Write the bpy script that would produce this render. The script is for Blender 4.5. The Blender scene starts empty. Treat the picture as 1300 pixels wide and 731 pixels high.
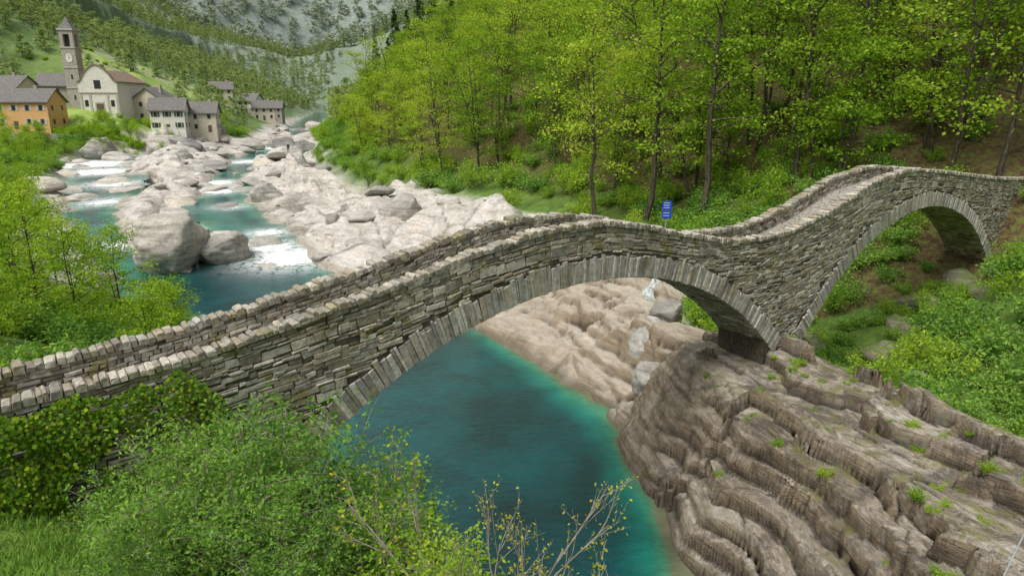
import bpy, math, random, time, bmesh
import numpy as np
from mathutils import Vector, Matrix
T0=time.time()
rng=np.random.default_rng(7); random.seed(7)
scene=bpy.context.scene
COL=scene.collection
# ---------------------------------------------------------------- helpers
def mesh_q(name,V,Q,mats=(),mi=None,smooth=False,attrs=None):
    V=np.asarray(V,dtype=np.float32).reshape(-1,3); Q=np.asarray(Q,dtype=np.int32).reshape(-1,4)
    me=bpy.data.meshes.new(name)
    me.vertices.add(len(V)); me.vertices.foreach_set('co',V.ravel())
    me.loops.add(len(Q)*4); me.loops.foreach_set('vertex_index',Q.ravel())
    me.polygons.add(len(Q)); me.polygons.foreach_set('loop_start',np.arange(0,len(Q)*4,4,dtype=np.int32))
    for m in mats: me.materials.append(m)
    if mi is not None: me.polygons.foreach_set('material_index',np.asarray(mi,dtype=np.int32))
    me.polygons.foreach_set('use_smooth',np.full(len(Q),smooth,dtype=bool))
    if attrs:
        for k,a in attrs.items():
            at=me.attributes.new(k,'FLOAT','POINT'); at.data.foreach_set('value',np.asarray(a,dtype=np.float32))
    me.update(calc_edges=True); me.validate()
    return me
def obj(name,me,parent=None,loc=(0,0,0),rot=(0,0,0),scale=(1,1,1)):
    o=bpy.data.objects.new(name,me); COL.objects.link(o)
    o.location=loc; o.rotation_euler=rot; o.scale=scale
    if parent: o.parent=parent
    return o
def sstep(a,b,x):
    t=np.clip((x-a)/(b-a),0,1); return t*t*(3-2*t)
def h2(ix,iy,s):
    n=(ix.astype(np.int64)*374761393+iy.astype(np.int64)*668265263+s*982451653)&0xffffffff
    n=((n^(n>>13))*1274126177)&0xffffffff
    return ((n^(n>>16))&0xffff)/65535.0
def vn2(x,y,s=0):
    fx=np.floor(x);fy=np.floor(y);tx=x-fx;ty=y-fy
    tx=tx*tx*tx*(tx*(tx*6-15)+10);ty=ty*ty*ty*(ty*(ty*6-15)+10)
    ix=fx.astype(np.int64);iy=fy.astype(np.int64)
    a=h2(ix,iy,s);b=h2(ix+1,iy,s);c=h2(ix,iy+1,s);d=h2(ix+1,iy+1,s)
    return (a+(b-a)*tx)*(1-ty)+(c+(d-c)*tx)*ty
def fbm2(x,y,o=4,s=0,g=.5):
    v=0;a=1;t=0
    for i in range(o):
        v=v+a*(vn2(x,y,s+i*17)*2-1); t+=a; a*=g; x=x*2.03+5.3; y=y*2.03+1.7
    return v/t
def vn3(x,y,z,s=0):
    fz=np.floor(z);tz=z-fz;tz=tz*tz*(3-2*tz);iz=fz.astype(np.int64)
    fx=np.floor(x);fy=np.floor(y);tx=x-fx;ty=y-fy;tx=tx*tx*(3-2*tx);ty=ty*ty*(3-2*ty)
    ix=fx.astype(np.int64);iy=fy.astype(np.int64)
    def pl(k):
        kx=ix+k*7919;ky=iy+k*104729
        a=h2(kx,ky,s);b=h2(kx+1,ky,s);c=h2(kx,ky+1,s);d=h2(kx+1,ky+1,s)
        return (a+(b-a)*tx)*(1-ty)+(c+(d-c)*tx)*ty
    return pl(iz)*(1-tz)+pl(iz+1)*tz
def fbm3(x,y,z,o=4,s=0):
    v=0;a=1;t=0
    for i in range(o):
        v=v+a*(vn3(x,y,z,s+i*13)*2-1);t+=a;a*=.5;x=x*2.03+3.1;y=y*2.03+7.7;z=z*2.03+1.3
    return v/t
def voro(x,y,s=0):
    ix=np.floor(x).astype(np.int64);iy=np.floor(y).astype(np.int64)
    f1=np.full(x.shape,9.);f2=np.full(x.shape,9.);rv=np.zeros(x.shape)
    for dx in(-1,0,1):
        for dy in(-1,0,1):
            cx=ix+dx;cy=iy+dy
            px=cx+h2(cx,cy,s);py=cy+h2(cx,cy,s+1)
            d=np.hypot(px-x,py-y);r=h2(cx,cy,s+2)
            c=d<f1
            f2=np.where(c,f1,np.minimum(f2,d));rv=np.where(c,r,rv);f1=np.where(c,d,f1)
    return rv,f2-f1
# ---------------------------------------------------------------- node helpers
def newmat(name):
    m=bpy.data.materials.new(name);m.use_nodes=True;nt=m.node_tree
    for n in list(nt.nodes): nt.nodes.remove(n)
    return m,nt
class NT:
    def __init__(s,nt): s.nt=nt
    def n(s,t,**k):
        nd=s.nt.nodes.new(t)
        for a,b in k.items(): setattr(nd,a,b)
        return nd
    def l(s,a,b): s.nt.links.new(a,b)
    def noise(s,vec,scale,detail=6,rough=.6,dist=0):
        n=s.n('ShaderNodeTexNoise');n.inputs['Scale'].default_value=scale;n.inputs['Detail'].default_value=detail
        n.inputs['Roughness'].default_value=rough;n.inputs['Distortion'].default_value=dist
        if vec is not None:s.l(vec,n.inputs['Vector'])
        return n.outputs['Fac']
    def ramp(s,fac,stops,interp='LINEAR'):
        r=s.n('ShaderNodeValToRGB');r.color_ramp.interpolation=interp;e=r.color_ramp.elements
        while len(e)<len(stops): e.new(.5)
        for i,(p,c) in enumerate(stops):
            e[i].position=p;e[i].color=(c[0],c[1],c[2],1) if not isinstance(c,(int,float)) else (c,c,c,1)
        s.l(fac,r.inputs['Fac']);return r.outputs['Color']
    def mix(s,f,a,b,mode='MIX'):
        m=s.n('ShaderNodeMix',data_type='RGBA',blend_type=mode)
        def setv(idx,val):
            so=m.inputs[idx]
            if isinstance(val,bpy.types.NodeSocket): s.l(val,so)
            elif isinstance(val,(int,float)) : so.default_value=val if idx==0 else (val,val,val,1)
            else: so.default_value=(val[0],val[1],val[2],1)
        setv(0,f);setv(6,a);setv(7,b)
        return m.outputs[2]
    def math(s,op,a,b=None,clamp=False):
        m=s.n('ShaderNodeMath',operation=op,use_clamp=clamp)
        for i,v in enumerate((a,b)):
            if v is None: continue
            if isinstance(v,(int,float)): m.inputs[i].default_value=v
            else: s.l(v,m.inputs[i])
        return m.outputs[0]
    def pos(s): return s.n('ShaderNodeNewGeometry').outputs['Position']
    def mapping(s,vec,scale=(1,1,1),rot=(0,0,0)):
        m=s.n('ShaderNodeMapping');m.inputs['Scale'].default_value=scale;m.inputs['Rotation'].default_value=rot
        s.l(vec,m.inputs['Vector']);return m.outputs['Vector']
    def attr(s,name):
        a=s.n('ShaderNodeAttribute');a.attribute_name=name;return a.outputs['Fac']
    def bump(s,h,st,dist,normal=None):
        b=s.n('ShaderNodeBump');b.inputs['Strength'].default_value=st;b.inputs['Distance'].default_value=dist
        s.l(h,b.inputs['Height'])
        if normal is not None:s.l(normal,b.inputs['Normal'])
        return b.outputs['Normal']
    def out(s,sh):
        o=s.n('ShaderNodeOutputMaterial');s.l(sh,o.inputs['Surface'])
    def princ(s,col,rough=.8,normal=None,spec=.3):
        p=s.n('ShaderNodeBsdfPrincipled')
        if isinstance(col,bpy.types.NodeSocket): s.l(col,p.inputs['Base Color'])
        else: p.inputs['Base Color'].default_value=(*col,1)
        if isinstance(rough,bpy.types.NodeSocket): s.l(rough,p.inputs['Roughness'])
        else: p.inputs['Roughness'].default_value=rough
        p.inputs['Specular IOR Level'].default_value=spec
        if normal is not None:s.l(normal,p.inputs['Normal'])
        return p.outputs['BSDF']
    def diff(s,col,normal=None):
        p=s.n('ShaderNodeBsdfDiffuse');s.l(col,p.inputs['Color'])
        if normal is not None:s.l(normal,p.inputs['Normal'])
        return p.outputs[0]
# ---------------------------------------------------------------- materials
def leaf_mat(name,dark,mid,light,trans=.4,objrand=.5,isl=.6):
    m,nt=newmat(name);N=NT(nt)
    g=N.n('ShaderNodeNewGeometry');oi=N.n('ShaderNodeObjectInfo')
    f=N.math('MULTIPLY',g.outputs['Random Per Island'],isl)
    f=N.math('ADD',f,N.math('MULTIPLY',oi.outputs['Random'],objrand*.8),clamp=True)
    c=N.ramp(f,[(0,dark),(.45,mid),(1,light)])
    t=N.n('ShaderNodeBsdfTranslucent');N.l(N.mix(1,c,(1.15,1.2,.6),'MULTIPLY'),t.inputs['Color'])
    mx=N.n('ShaderNodeMixShader');mx.inputs[0].default_value=trans
    N.l(N.diff(c),mx.inputs[1]);N.l(t.outputs[0],mx.inputs[2]);N.out(mx.outputs[0]);return m
M_leaf=leaf_mat('beech_leaves',(.09,.20,.025),(.26,.41,.035),(.50,.58,.08),.45,.8,.45)
M_leaf_y=leaf_mat('young_leaves',(.11,.23,.022),(.26,.43,.035),(.49,.59,.08),.45)
M_leaf_bush=leaf_mat('shrub_leaves',(.07,.18,.04),(.19,.36,.06),(.40,.54,.11),.42)
M_leaf_far=leaf_mat('valley_leaves_hazed',(.15,.20,.09),(.26,.34,.13),(.40,.46,.21),.35,.7)  # leaf greens paled, aerial haze painted into the colour
M_leaf_mtn=leaf_mat('mountain_trees_hazed',(.24,.30,.24),(.30,.36,.28),(.39,.43,.34),.3,.8)  # paler, greyer still: distant haze is put into these tree colours
M_conifer=leaf_mat('conifer_needles',(.03,.065,.032),(.05,.095,.04),(.08,.14,.05),.15)
M_grass=leaf_mat('grass_blades',(.07,.18,.02),(.16,.31,.045),(.31,.45,.10),.35)
M_ivy=leaf_mat('ivy_leaves',(.035,.10,.014),(.13,.25,.02),(.46,.50,.04),.25)
def bark_mat(name,c1,c2):
    m,nt=newmat(name);N=NT(nt);p=N.mapping(N.pos(),(1,1,.25))
    f=N.noise(p,9,2,.65);N.out(N.diff(N.ramp(f,[(.3,c1),(.7,c2)])));return m
M_bark=bark_mat('tree_bark',(.03,.025,.018),(.14,.12,.095))
M_twig=bark_mat('twig_bark',(.14,.12,.10),(.36,.32,.27))
M_wood=bark_mat('weathered_wood',(.08,.06,.04),(.2,.16,.12))

def masonry_mat(name,c_dark,c_mid,c_light,moss=.5):
    m,nt=newmat(name);N=NT(nt);P=N.pos()
    g=N.n('ShaderNodeNewGeometry')
    r=g.outputs['Random Per Island']
    c=N.ramp(r,[(0,c_dark),(.2,c_mid),(.4,(c_mid[0]*1.14,c_mid[1]*1.05,c_mid[2]*.95)),(.55,(c_mid[0]*.75,c_mid[1]*.78,c_mid[2]*.84)),(.8,c_light),(1,(c_light[0]*1.25,c_light[1]*1.25,c_light[2]*1.22))])
    n1=N.noise(P,7,4,.72)
    c=N.mix(1,c,N.ramp(n1,[(.25,.5),(.55,1.1),(.78,1.45)]),'MULTIPLY')
    big=N.noise(P,.8,4,.75,.6)
    dk=N.ramp(big,[(.28,.75),(.45,0)])
    c=N.mix(dk,c,(.10,.09,.073))
    lich=N.ramp(big,[(.55,0),(.69,.6)])
    c=N.mix(lich,c,(.48,.47,.42))
    ms=N.ramp(N.noise(P,1.5,4,.78),[(.54,0),(.63,moss)])
    c=N.mix(ms,c,(.19,.18,.04))
    N.out(N.princ(c,.92,N.bump(n1,.8,.04),.2));return m
M_stone=masonry_mat('bridge_stone',(.165,.145,.115),(.31,.285,.23),(.45,.42,.36),.7)
M_vous=masonry_mat('arch_ring_stone',(.25,.23,.20),(.38,.36,.32),(.49,.47,.43),.4)
M_coping=masonry_mat('coping_stone',(.18,.16,.13),(.29,.265,.215),(.40,.37,.315),.6)
m,nt=newmat('mortar_core');N=NT(nt);P=N.pos();f=N.noise(P,8,3,.7)
N.out(N.diff(N.ramp(f,[(.3,(.045,.04,.032)),(.7,(.13,.115,.09))])));M_mortar=m
m,nt=newmat('paving_stone');N=NT(nt);P=N.pos();v=N.n('ShaderNodeTexVoronoi',feature='DISTANCE_TO_EDGE');v.inputs['Scale'].default_value=3;N.l(P,v.inputs['Vector'])
f=N.noise(P,6,4,.7);e=N.ramp(v.outputs['Distance'],[(0,.25),(.06,1)])
N.out(N.princ(N.mix(1,N.ramp(f,[(.3,(.22,.20,.17)),(.7,(.40,.37,.32))]),e,'MULTIPLY'),.9,N.bump(e,.5,.03)));M_pave=m
DIPR=(math.radians(8),math.radians(-14),0)
def rock_color(N,P,pal,rot,ws=1):
    ps=N.mapping(P,(.30*ws,.30*ws,3.4*ws),rot)
    b=N.noise(ps,1.3,4,.70,.25)
    c=N.ramp(b,[(.28,pal[0]),(.42,pal[1]),(.55,pal[2]),(.7,pal[3])])
    n=N.noise(P,2.4,5,.74)
    c=N.mix(1,c,N.ramp(n,[(.28,.6),(.5,1.),(.75,1.3)]),'MULTIPLY')
    return c,b,n
# hero rock
m,nt=newmat('layered_gneiss');N=NT(nt);P=N.pos()
c,b,n=rock_color(N,P,[(.13,.11,.085),(.29,.25,.195),(.41,.365,.30),(.49,.46,.40)],DIPR)
big=N.noise(P,.5,5,.76,.5)
pol=N.attr('polished')
c=N.mix(N.math('MULTIPLY',pol,.45),c,(.58,.51,.42))
c=N.mix(N.math('MULTIPLY',N.ramp(big,[(.50,0),(.61,.8)]),N.math('SUBTRACT',1,pol)),c,(.13,.117,.10))
c=N.mix(N.ramp(big,[(.33,.75),(.45,0)]),c,(.43,.42,.39))
c=N.mix(N.math('MULTIPLY',N.attr('tint'),.6),c,N.mix(1,c,(.64,.58,.51),'MULTIPLY'))
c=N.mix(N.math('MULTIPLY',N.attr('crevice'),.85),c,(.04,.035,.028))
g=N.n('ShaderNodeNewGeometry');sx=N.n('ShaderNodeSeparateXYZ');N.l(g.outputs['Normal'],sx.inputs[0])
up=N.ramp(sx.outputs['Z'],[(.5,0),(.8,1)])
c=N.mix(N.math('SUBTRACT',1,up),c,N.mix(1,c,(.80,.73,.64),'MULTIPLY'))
ms=N.ramp(N.noise(P,.8,4,.78),[(.52,0),(.60,.75)])
c=N.mix(N.math('MULTIPLY',N.math('MULTIPLY',ms,up),N.attr('moss')),c,(.17,.165,.055))
c=N.mix(N.math('MULTIPLY',N.attr('wet'),.6),c,(.10,.085,.06))
fine=N.noise(N.mapping(P,(.45,.45,8),DIPR),2.2,4,.7,.2)
hh=N.math('ADD',N.math('MULTIPLY',fine,1.2),N.math('MULTIPLY',n,.5))
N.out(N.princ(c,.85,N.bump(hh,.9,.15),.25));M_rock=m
def boulder_mat(name,pal,rot,ws,dist,moss=0):
    m,nt=newmat(name);N=NT(nt);P=N.pos()
    c,b,n=rock_color(N,P,pal,rot,ws);oi=N.n('ShaderNodeObjectInfo')
    c=N.mix(1,c,N.ramp(oi.outputs['Random'],[(0,(.55,.55,.56)),(.35,(.8,.78,.74)),(.7,(1,.98,.95)),(1,(1.0,.92,.84))]),'MULTIPLY')
    if moss:
        g=N.n('ShaderNodeNewGeometry');sx=N.n('ShaderNodeSeparateXYZ');N.l(g.outputs['Normal'],sx.inputs[0])
        c=N.mix(N.math('MULTIPLY',N.ramp(sx.outputs['Z'],[(.3,0),(.8,1)]),N.ramp(n,[(.42,0),(.52,moss)])),c,(.10,.15,.03))
    N.out(N.princ(c,.85,N.bump(N.math('ADD',b,n),.5,dist),.25));return m
M_boulder=boulder_mat('river_boulder',[(.27,.255,.23),(.40,.385,.35),(.50,.485,.45),(.58,.57,.54)],(.3,.2,0),.5,.10)
M_boulder_g=boulder_mat('grey_boulder',[(.21,.20,.18),(.33,.32,.295),(.43,.42,.395),(.52,.51,.485)],(.5,.2,0),.4,.18)
M_boulder_m=boulder_mat('mossy_rock',[(.12,.10,.08),(.22,.19,.15),(.30,.27,.22),(.36,.34,.3)],(.5,.2,0),.5,.2,.9)
# terrain
m,nt=newmat('valley_ground');N=NT(nt);P=N.pos()
c,b,n=rock_color(N,P,[(.27,.235,.20),(.42,.385,.34),(.52,.49,.445),(.60,.58,.54)],(.12,-.14,.4),.5)
n0=N.noise(P,.4,5,.76)
c=N.mix(N.ramp(n0,[(.35,.75),(.47,0)]),c,(.25,.24,.225));c=N.mix(N.ramp(n0,[(.56,0),(.69,.55)]),c,(.57,.45,.35))
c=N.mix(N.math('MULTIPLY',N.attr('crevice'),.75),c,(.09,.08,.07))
veg=N.ramp(n0,[(.35,(.05,.09,.02)),(.55,(.10,.17,.03)),(.7,(.17,.25,.05))])
lit=N.ramp(n,[(.35,(.05,.032,.018)),(.5,(.12,.08,.04)),(.60,(.11,.15,.03))])
soil=N.mix(N.attr('litter'),veg,lit)
med=N.ramp(N.noise(P,.15,4,.7),[(.3,(.18,.28,.05)),(.7,(.32,.40,.10))])
soil=N.mix(N.attr('meadow'),soil,med)
mn=N.noise(P,.012,7,.78)
mt=N.ramp(mn,[(.36,(.08,.11,.07)),(.50,(.14,.18,.10)),(.60,(.20,.22,.14)),(.72,(.30,.29,.26))])
mtn=N.attr('mountain')
soil=N.mix(mtn,soil,mt)
c=N.mix(N.math('MULTIPLY',N.attr('wet'),.5),c,(.17,.14,.09))
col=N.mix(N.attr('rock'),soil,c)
col=N.mix(N.attr('haze_tint'),col,(.38,.43,.43))  # aerial haze painted into the ground colour, no volume
nb=N.bump(N.math('ADD',b,n),.65,.15)
N.out(N.princ(col,.9,N.bump(N.math('MULTIPLY',mn,mtn),.5,40,nb),.2));M_ground=m
# water
m,nt=newmat('river_water');N=NT(nt);P=N.pos()
dep=N.attr('depth')
c=N.ramp(dep,[(0,(.13,.14,.08)),(.12,(.05,.18,.10)),(.35,(.008,.155,.115)),(.75,(.0,.085,.078)),(1,(.0,.056,.058))])
foam=N.attr('foam')
fn=N.noise(P,1.2,5,.78,.8)
ff=N.math('MULTIPLY',foam,N.ramp(fn,[(.34,0),(.50,1)]),clamp=True)
ff=N.math('ADD',ff,N.math('MULTIPLY',N.ramp(foam,[(.65,0),(1,1)]),.7),clamp=True)
c=N.mix(1,c,N.ramp(N.noise(P,.16,4,.7,.5),[(.35,.6),(.5,1),(.65,1.4)]),'MULTIPLY')
c=N.mix(ff,c,(.85,.87,.86))
w=N.noise(N.mapping(P,(1,1.6,1)),1.8,5,.74,.4)
hh=N.math('ADD',w,N.math('MULTIPLY',ff,2))
N.out(N.princ(c,N.math('ADD',N.math('MULTIPLY',ff,.6),.05),N.bump(hh,.8,.13),.35));M_water=m
m,nt=newmat('falling_water');N=NT(nt);P=N.pos();f=N.noise(N.mapping(P,(3,3,.8)),2.5,5,.8)
N.out(N.princ(N.ramp(f,[(.38,(.14,.16,.13)),(.47,(.45,.5,.48)),(.58,(.8,.83,.83))]),.6,N.bump(f,1,.15)));M_fall=m
# ---------------------------------------------------------------- terrain control
Zc=17.0
ctrl=np.array([
(0,0,14.5),(-3,3,12.8),(3,3,12.6),(0,5.5,10.9),(0,8,9.3),(0,10.5,6.8),(4,7,9),(4,10,6),(0,13,3),(-1,15,.5),(-6,6,10.5),(-9,11,8.5),(-10,13,8.3),(-5,10,8.2),(-4,13,6),(-3,16,1.8),(-7.8,15,6),(-7,18,4.5),(-9,20,3.5),
(-10,25,-.3),(-11,32,-.6),(-13,23,6.5),(-16,20,8.5),(-14,14,9.5),(-17.5,7,9.8),(-12,6,10.6),(-20,25,8),(-16,30,4),(-20,36,3.5),(-18,43,1),(-27,41,4),(-30,48,2.),(-28,52,.5),(-38,55,2.5),(-48,65,2.5),(-60,80,3),(-40,40,8),(-60,50,11),(-80,80,9),(-80,110,4.5),
(-100,100,12),(-112,150,5),(-110,180,4.5),(-120,188,7),(-133,194,10),(-155,200,10),(-121,206,14.5),(-131,214,15.3),(-150,215,16),(-108,213,9.5),(-95,205,6.5),(-90,225,7),(-170,230,18),(-200,150,28),(-100,40,28),(-60,10,20),(-30,5,14),(-30,20,10.5),(-60,30,16),
(0,22,-3),(0,30,-4),(-4,38,-3),(4,25,-3),(-8,45,-2.5),(-15,52,-3),(-22,60,-2.5),(-32,66,-2),
(-2.8,47,.2),(2.7,41,.3),(6.9,35.5,.5),(3,46,1.6),(6,50,2.8),(1,57,3),(9.5,46,3.2),(8,41,3.6),(8.5,37,4),(11,52,4.5),
(7.6,32.6,4.8),(9,33,5.3),(13,32,5.6),(13.5,30.5,5.6),(11,30,5.3),(8.3,28.6,4.8),(8.8,25.5,4.2),(7.2,27.5,1.5),(6.3,26,.2),(6.1,22,.2),(7.4,23.6,2.6),(9.7,21.4,4.3),(8.2,17.8,3.),(7,18.5,.8),(6.2,20,0),(9.9,14.7,4.8),(8.2,13.5,1.5),(11.4,12.8,6.3),(14.4,16.7,5.6),(12,24,5.2),(14.5,20,6),(13,27,5.3),(17,20.4,6.3),(16.6,25,5.9),(16.4,29.3,5.4),(17.5,12,7.2),(13,9,6.5),(15,5,7),
(19.5,29,2.5),(20,24,2.3),(20.5,18,2.8),(21,11,4),(18,34,2.2),(16,38,1.8),(23,39,2.6),(20,45,2.2),(15,43,1.8),
(25,31,3.8),(30,38,7),(33.9,47.3,6.5),(30,44,4.),(37,52,12),(30,52,9),(37,48,10),(41,52,12.5),(25,56,10),(20,52,6.5),(16,56,6.5),(11,62,5.5),
(50,50,17),(60,60,27),(60,30,20),(36,28,8),(50,10,18),(30,15,7),(30,0,8),(12,-2,6),
(-10,57,.8),(-5,66,2),(-12,70,1.6),(-16,66,.3),(-20,73,1.2),(-19,81,2),(-25,95,2.4),(-36,112,2.6),(-20,105,4),(-6,83,5),(-30,121,6),(-45,135,3.2),(-60,150,3.4),(-42,150,6),(-60,190,4.5),(-54,200,8),(-66,240,6),(-40,76,1.8),(-42,88,2.2),(-55,100,2.4),(-62,115,2.7),(-75,140,3.2),(-85,160,3.5),(-80,190,4),(-86,240,5),
(5,78,8),(8,68,6),(40,80,30),(80,80,52),(20,90,20),(60,130,62),(-2,110,16),(-14,150,21),(-37,200,17),(20,170,60),(60,200,100),(-68,280,11),(-97,350,7),(-40,260,30),(0,300,85),(100,300,150),(120,100,80),(150,50,80),(-60,400,45),
(-100,290,6),(-112,300,8),(-125,260,13),(-145,290,30),(-155,330,45),(-200,300,62),(-250,260,75),(-140,400,14),(-200,420,50),(-110,400,8),(-128,450,9),(-100,450,22),(-150,550,11),(-120,550,26),(-165,620,12),(-175,550,26),(-155,450,22),
(-183,700,14),(-215,700,40),(-266,700,68),(-340,700,88),(-400,700,104),(-110,650,50),(-350,450,140),(-500,600,260),(-300,200,80),(-500,200,200),
(-100,800,110),(0,600,200),(200,600,300),(300,200,200),(400,0,250),(-400,0,180),
(-250,1100,30),(-150,1100,160),(-380,1100,120),(-600,1100,300),
(-500,1800,520),(-800,1800,700),(-300,1800,380),(0,1800,520),(-450,2600,800),(-200,2600,700),(-900,2600,950),(400,2400,900),(1200,1500,900),(-1500,1500,900),(-1500,0,700),(1500,0,700),(0,-300,60),(0,-1500,500),(-300,-300,150),(300,-300,150),(0,3600,900),(-1500,3200,900),(1500,3200,900),(10,-30,18),(-30,-20,20),
],dtype=float)
cx,cy,cz=ctrl.T
def phi(r): return -np.sqrt(r*r+.6)
n=len(ctrl)
A=np.zeros((n+3,n+3));D=np.hypot(cx[:,None]-cx,cy[:,None]-cy);A[:n,:n]=phi(D);A[:n,n]=1;A[:n,n+1]=cx/1000;A[:n,n+2]=cy/1000;A[n:,:n]=A[:n,n:].T
W=np.linalg.solve(A,np.concatenate([cz,[0,0,0]]))
def H0(x,y):
    x=np.atleast_1d(np.asarray(x,float));y=np.atleast_1d(np.asarray(y,float));sh=x.shape;x=x.ravel();y=y.ravel();o=np.empty(len(x))
    for i in range(0,len(x),20000):
        a=x[i:i+20000];b=y[i:i+20000]
        o[i:i+20000]=phi(np.hypot(a[:,None]-cx,b[:,None]-cy))@W[:n]+W[n]+W[n+1]*a/1000+W[n+2]*b/1000
    return o.reshape(sh)
xl_y=[0,10,15,20,26,32,40,45,52,60,75,100,130,170,200,240,300,400,700];xl_x=[-3,-2.5,-4,-6,-8,-10,-19,-26,-31,-45,-58,-74,-90,-113,-112,-95,-108,-132,-192]
xr_y=[0,5,12,20,30,34,38,44,50,56,65,83,121,160,200,280,350,700];xr_x=[17,18,18.5,18.5,18.2,15,12.5,12,14,14,8,-4,-29,-42,-53,-76,-92,-172]
def rockmask(x,y):
    wob=fbm2(x*.25,y*.25,3,5)*1.6
    sc=np.clip(y/60,.25,2.5)
    a=sstep(0,2.0,(x-np.interp(y,xl_y,xl_x)+wob*sc*.8)/sc);b=sstep(0,2.0,(np.interp(y,xr_y,xr_x)-x+wob*sc*.8)/sc)
    return a*b*(y<600)*(y>4)*sstep(5.5,7.5,x+np.clip(y-13,0,99)*9)
def zwater(y): return np.interp(y,[0,68,76,88,100,112,128,167,240,335,600],[0,0,.7,1.0,1.1,1.5,2.0,2.7,3.6,4.6,8])
chan=[
 [(12,-12,2),(9,0,1.8),(6,8,1.6),(2.5,15,3),(0,24,6),(-2,33,7.4),(-6,42,7.2),(-16,53,9),(-29,63,8.5),(-36,70,5)],
 [(-22,66,4),(-27,73,2.2),(-31,86,2.8),(-44,106,3.2),(-55,127,2.6),(-64,167,4.0),(-76,235,5.0),(-96,320,7),(-128,450,8),(-184,700,8)],
 [(-38,70,3),(-47,78,2.2),(-62,100,3.2),(-73,121,4),(-100,165,7),(-98,190,5),(-80,225,5)],
]
def carve(x,y,z):
    best=np.full(x.shape,1e9)
    for pl in chan:
        for (x0,y0,r0),(x1,y1,r1) in zip(pl[:-1],pl[1:]):
            dx,dy=x1-x0,y1-y0;t=np.clip(((x-x0)*dx+(y-y0)*dy)/(dx*dx+dy*dy),0,1)
            d=np.hypot(x-x0-t*dx,y-y0-t*dy)-(r0+(r1-r0)*t);best=np.minimum(best,d)
    wob=fbm2(x*.3,y*.3,3,31)*np.clip(y/50,.4,1.8)
    d=best+wob
    zw=zwater(y)
    lim=zw-np.clip(-d*np.where(y<50,1.5,.8),-99,3.2)
    lim=np.where(d>0,zw+d*np.where(y<20,2.4,np.where(y<50,1.6,.45)),lim)
    k=.4
    return np.where((d<8)|((y>250)&(d<120)),-k*np.logaddexp(-z/k,-lim/k),z),d
def terr(s,h,a=.45):
    k=np.floor(s/h);f=s/h-k
    return h*(k+.12*f+.88*sstep(a,1,f))
def slabs(x,y):
    a=math.radians(26);u=x*math.cos(a)+y*math.sin(a);v=-x*math.sin(a)+y*math.cos(a)
    w=fbm2(x*.06,y*.06,3,3)
    s=fbm2(u/7+w,v/22,3,12,.42)*4.4
    r1,e1=voro(u/5.5+w*1.5,v/12.,11)
    s=s+(r1-.5)*1.7*sstep(0,.4,e1)
    t=terr(s,1.2,.3);t2=terr(s+.3,.38,.4)
    cre=(1-sstep(0,.05,e1))
    h=.5*s+.5*t+(t2-s)*.15-cre*.35+fbm2(x*.4,y*.4,2,9)*.12
    return h,cre
ROCKX=(-14,24);ROCKY=(6,68)
def Hmain(x,y,full=False):
    z=H0(x,y);rm=rockmask(x,y)
    r=np.hypot(x,y)
    amp=np.clip((y-52)/14,0,1)*np.clip((330-y)/100,0,1)
    sl,cre=slabs(x,y)
    z=z+rm*sl*amp*np.clip(.6+y/180,.6,1.3)
    z,dd=carve(x,y,z)
    z=z+(1-rm)*(fbm2(x*.15,y*.15,4,41)*.7*np.clip(r/40,.3,2.5)*np.clip((dd+1)/4,0,1))
    far=sstep(250,1200,r)
    if far.max()>0: z=z+far*((.5-np.abs(fbm2(x*.0022,y*.0022,7,77,.6)))*300*sstep(700,2000,r)-70*sstep(700,2000,r)+fbm2(x*.02,y*.02,4,78)*8)
    if full: return z,rm,dd,cre*amp
    return z,rm,dd
def patchmask(x,y):
    return rockmask(x,y)*sstep(ROCKX[0],ROCKX[0]+2,x)*sstep(ROCKY[1],ROCKY[1]-4,y)*sstep(ROCKY[0],ROCKY[0]+2,y)
def Hs(x,y):
    z,_,_=Hmain(np.array([x],float),np.array([y],float));return float(z[0])
ang=np.radians(np.concatenate([np.arange(-180,-56,2.),np.arange(-56,56,.2),np.arange(56,180.1,2.)]))
rad=np.concatenate([3*np.exp(np.arange(0,math.log(400/3),.0065)),400*np.exp(np.arange(0,math.log(10),.012))])
AA,RR=np.meshgrid(ang,rad);X=RR*np.sin(AA);Y=RR*np.cos(AA)
Z,RM,DD,CRE=Hmain(X,Y,True)
pm=patchmask(X,Y)
Zt=Z-pm*3.2*sstep(.25,.8,pm)
nr,na=X.shape
idx=np.arange(nr*na).reshape(nr,na)
Q=np.stack([idx[:-1,:-1],idx[:-1,1:],idx[1:,1:],idx[1:,:-1]],-1).reshape(-1,4)[:,::-1]
zw=zwater(Y)
meadow=sstep(.0,1,1-np.hypot((X+150)/40,(Y-300)/75))*1.5
meadow=np.maximum(meadow,1-np.clip(np.hypot((X+8)/7,(Y-10)/5)-.6,0,1))
meadow=np.maximum(meadow,1-np.clip(np.hypot((X+115)/35,(Y-200)/18)-.6,0,1)*2)
litter=sstep(0,8,X-np.interp(Y,xr_y,xr_x)-2)*(RR<400)*(Y>45)
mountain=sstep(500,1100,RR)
haze_tint=np.clip(1-np.exp(-np.clip(RR-220,0,None)/1500),0,.75)  # weight of the painted haze, grows with distance from the origin
wet=sstep(.8,.1,Z-zw)*(DD<6)
terrain=obj('terrain',mesh_q('terrain',np.stack([X,Y,Zt],-1),Q,[M_ground],smooth=True,attrs=dict(rock=RM.ravel(),meadow=np.clip(meadow,0,1).ravel(),litter=litter.ravel(),mountain=mountain.ravel(),haze_tint=haze_tint.ravel(),wet=wet.ravel(),crevice=CRE.ravel())))
sel=(RR>9)&(RR<700)&(DD<3.5)
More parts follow.
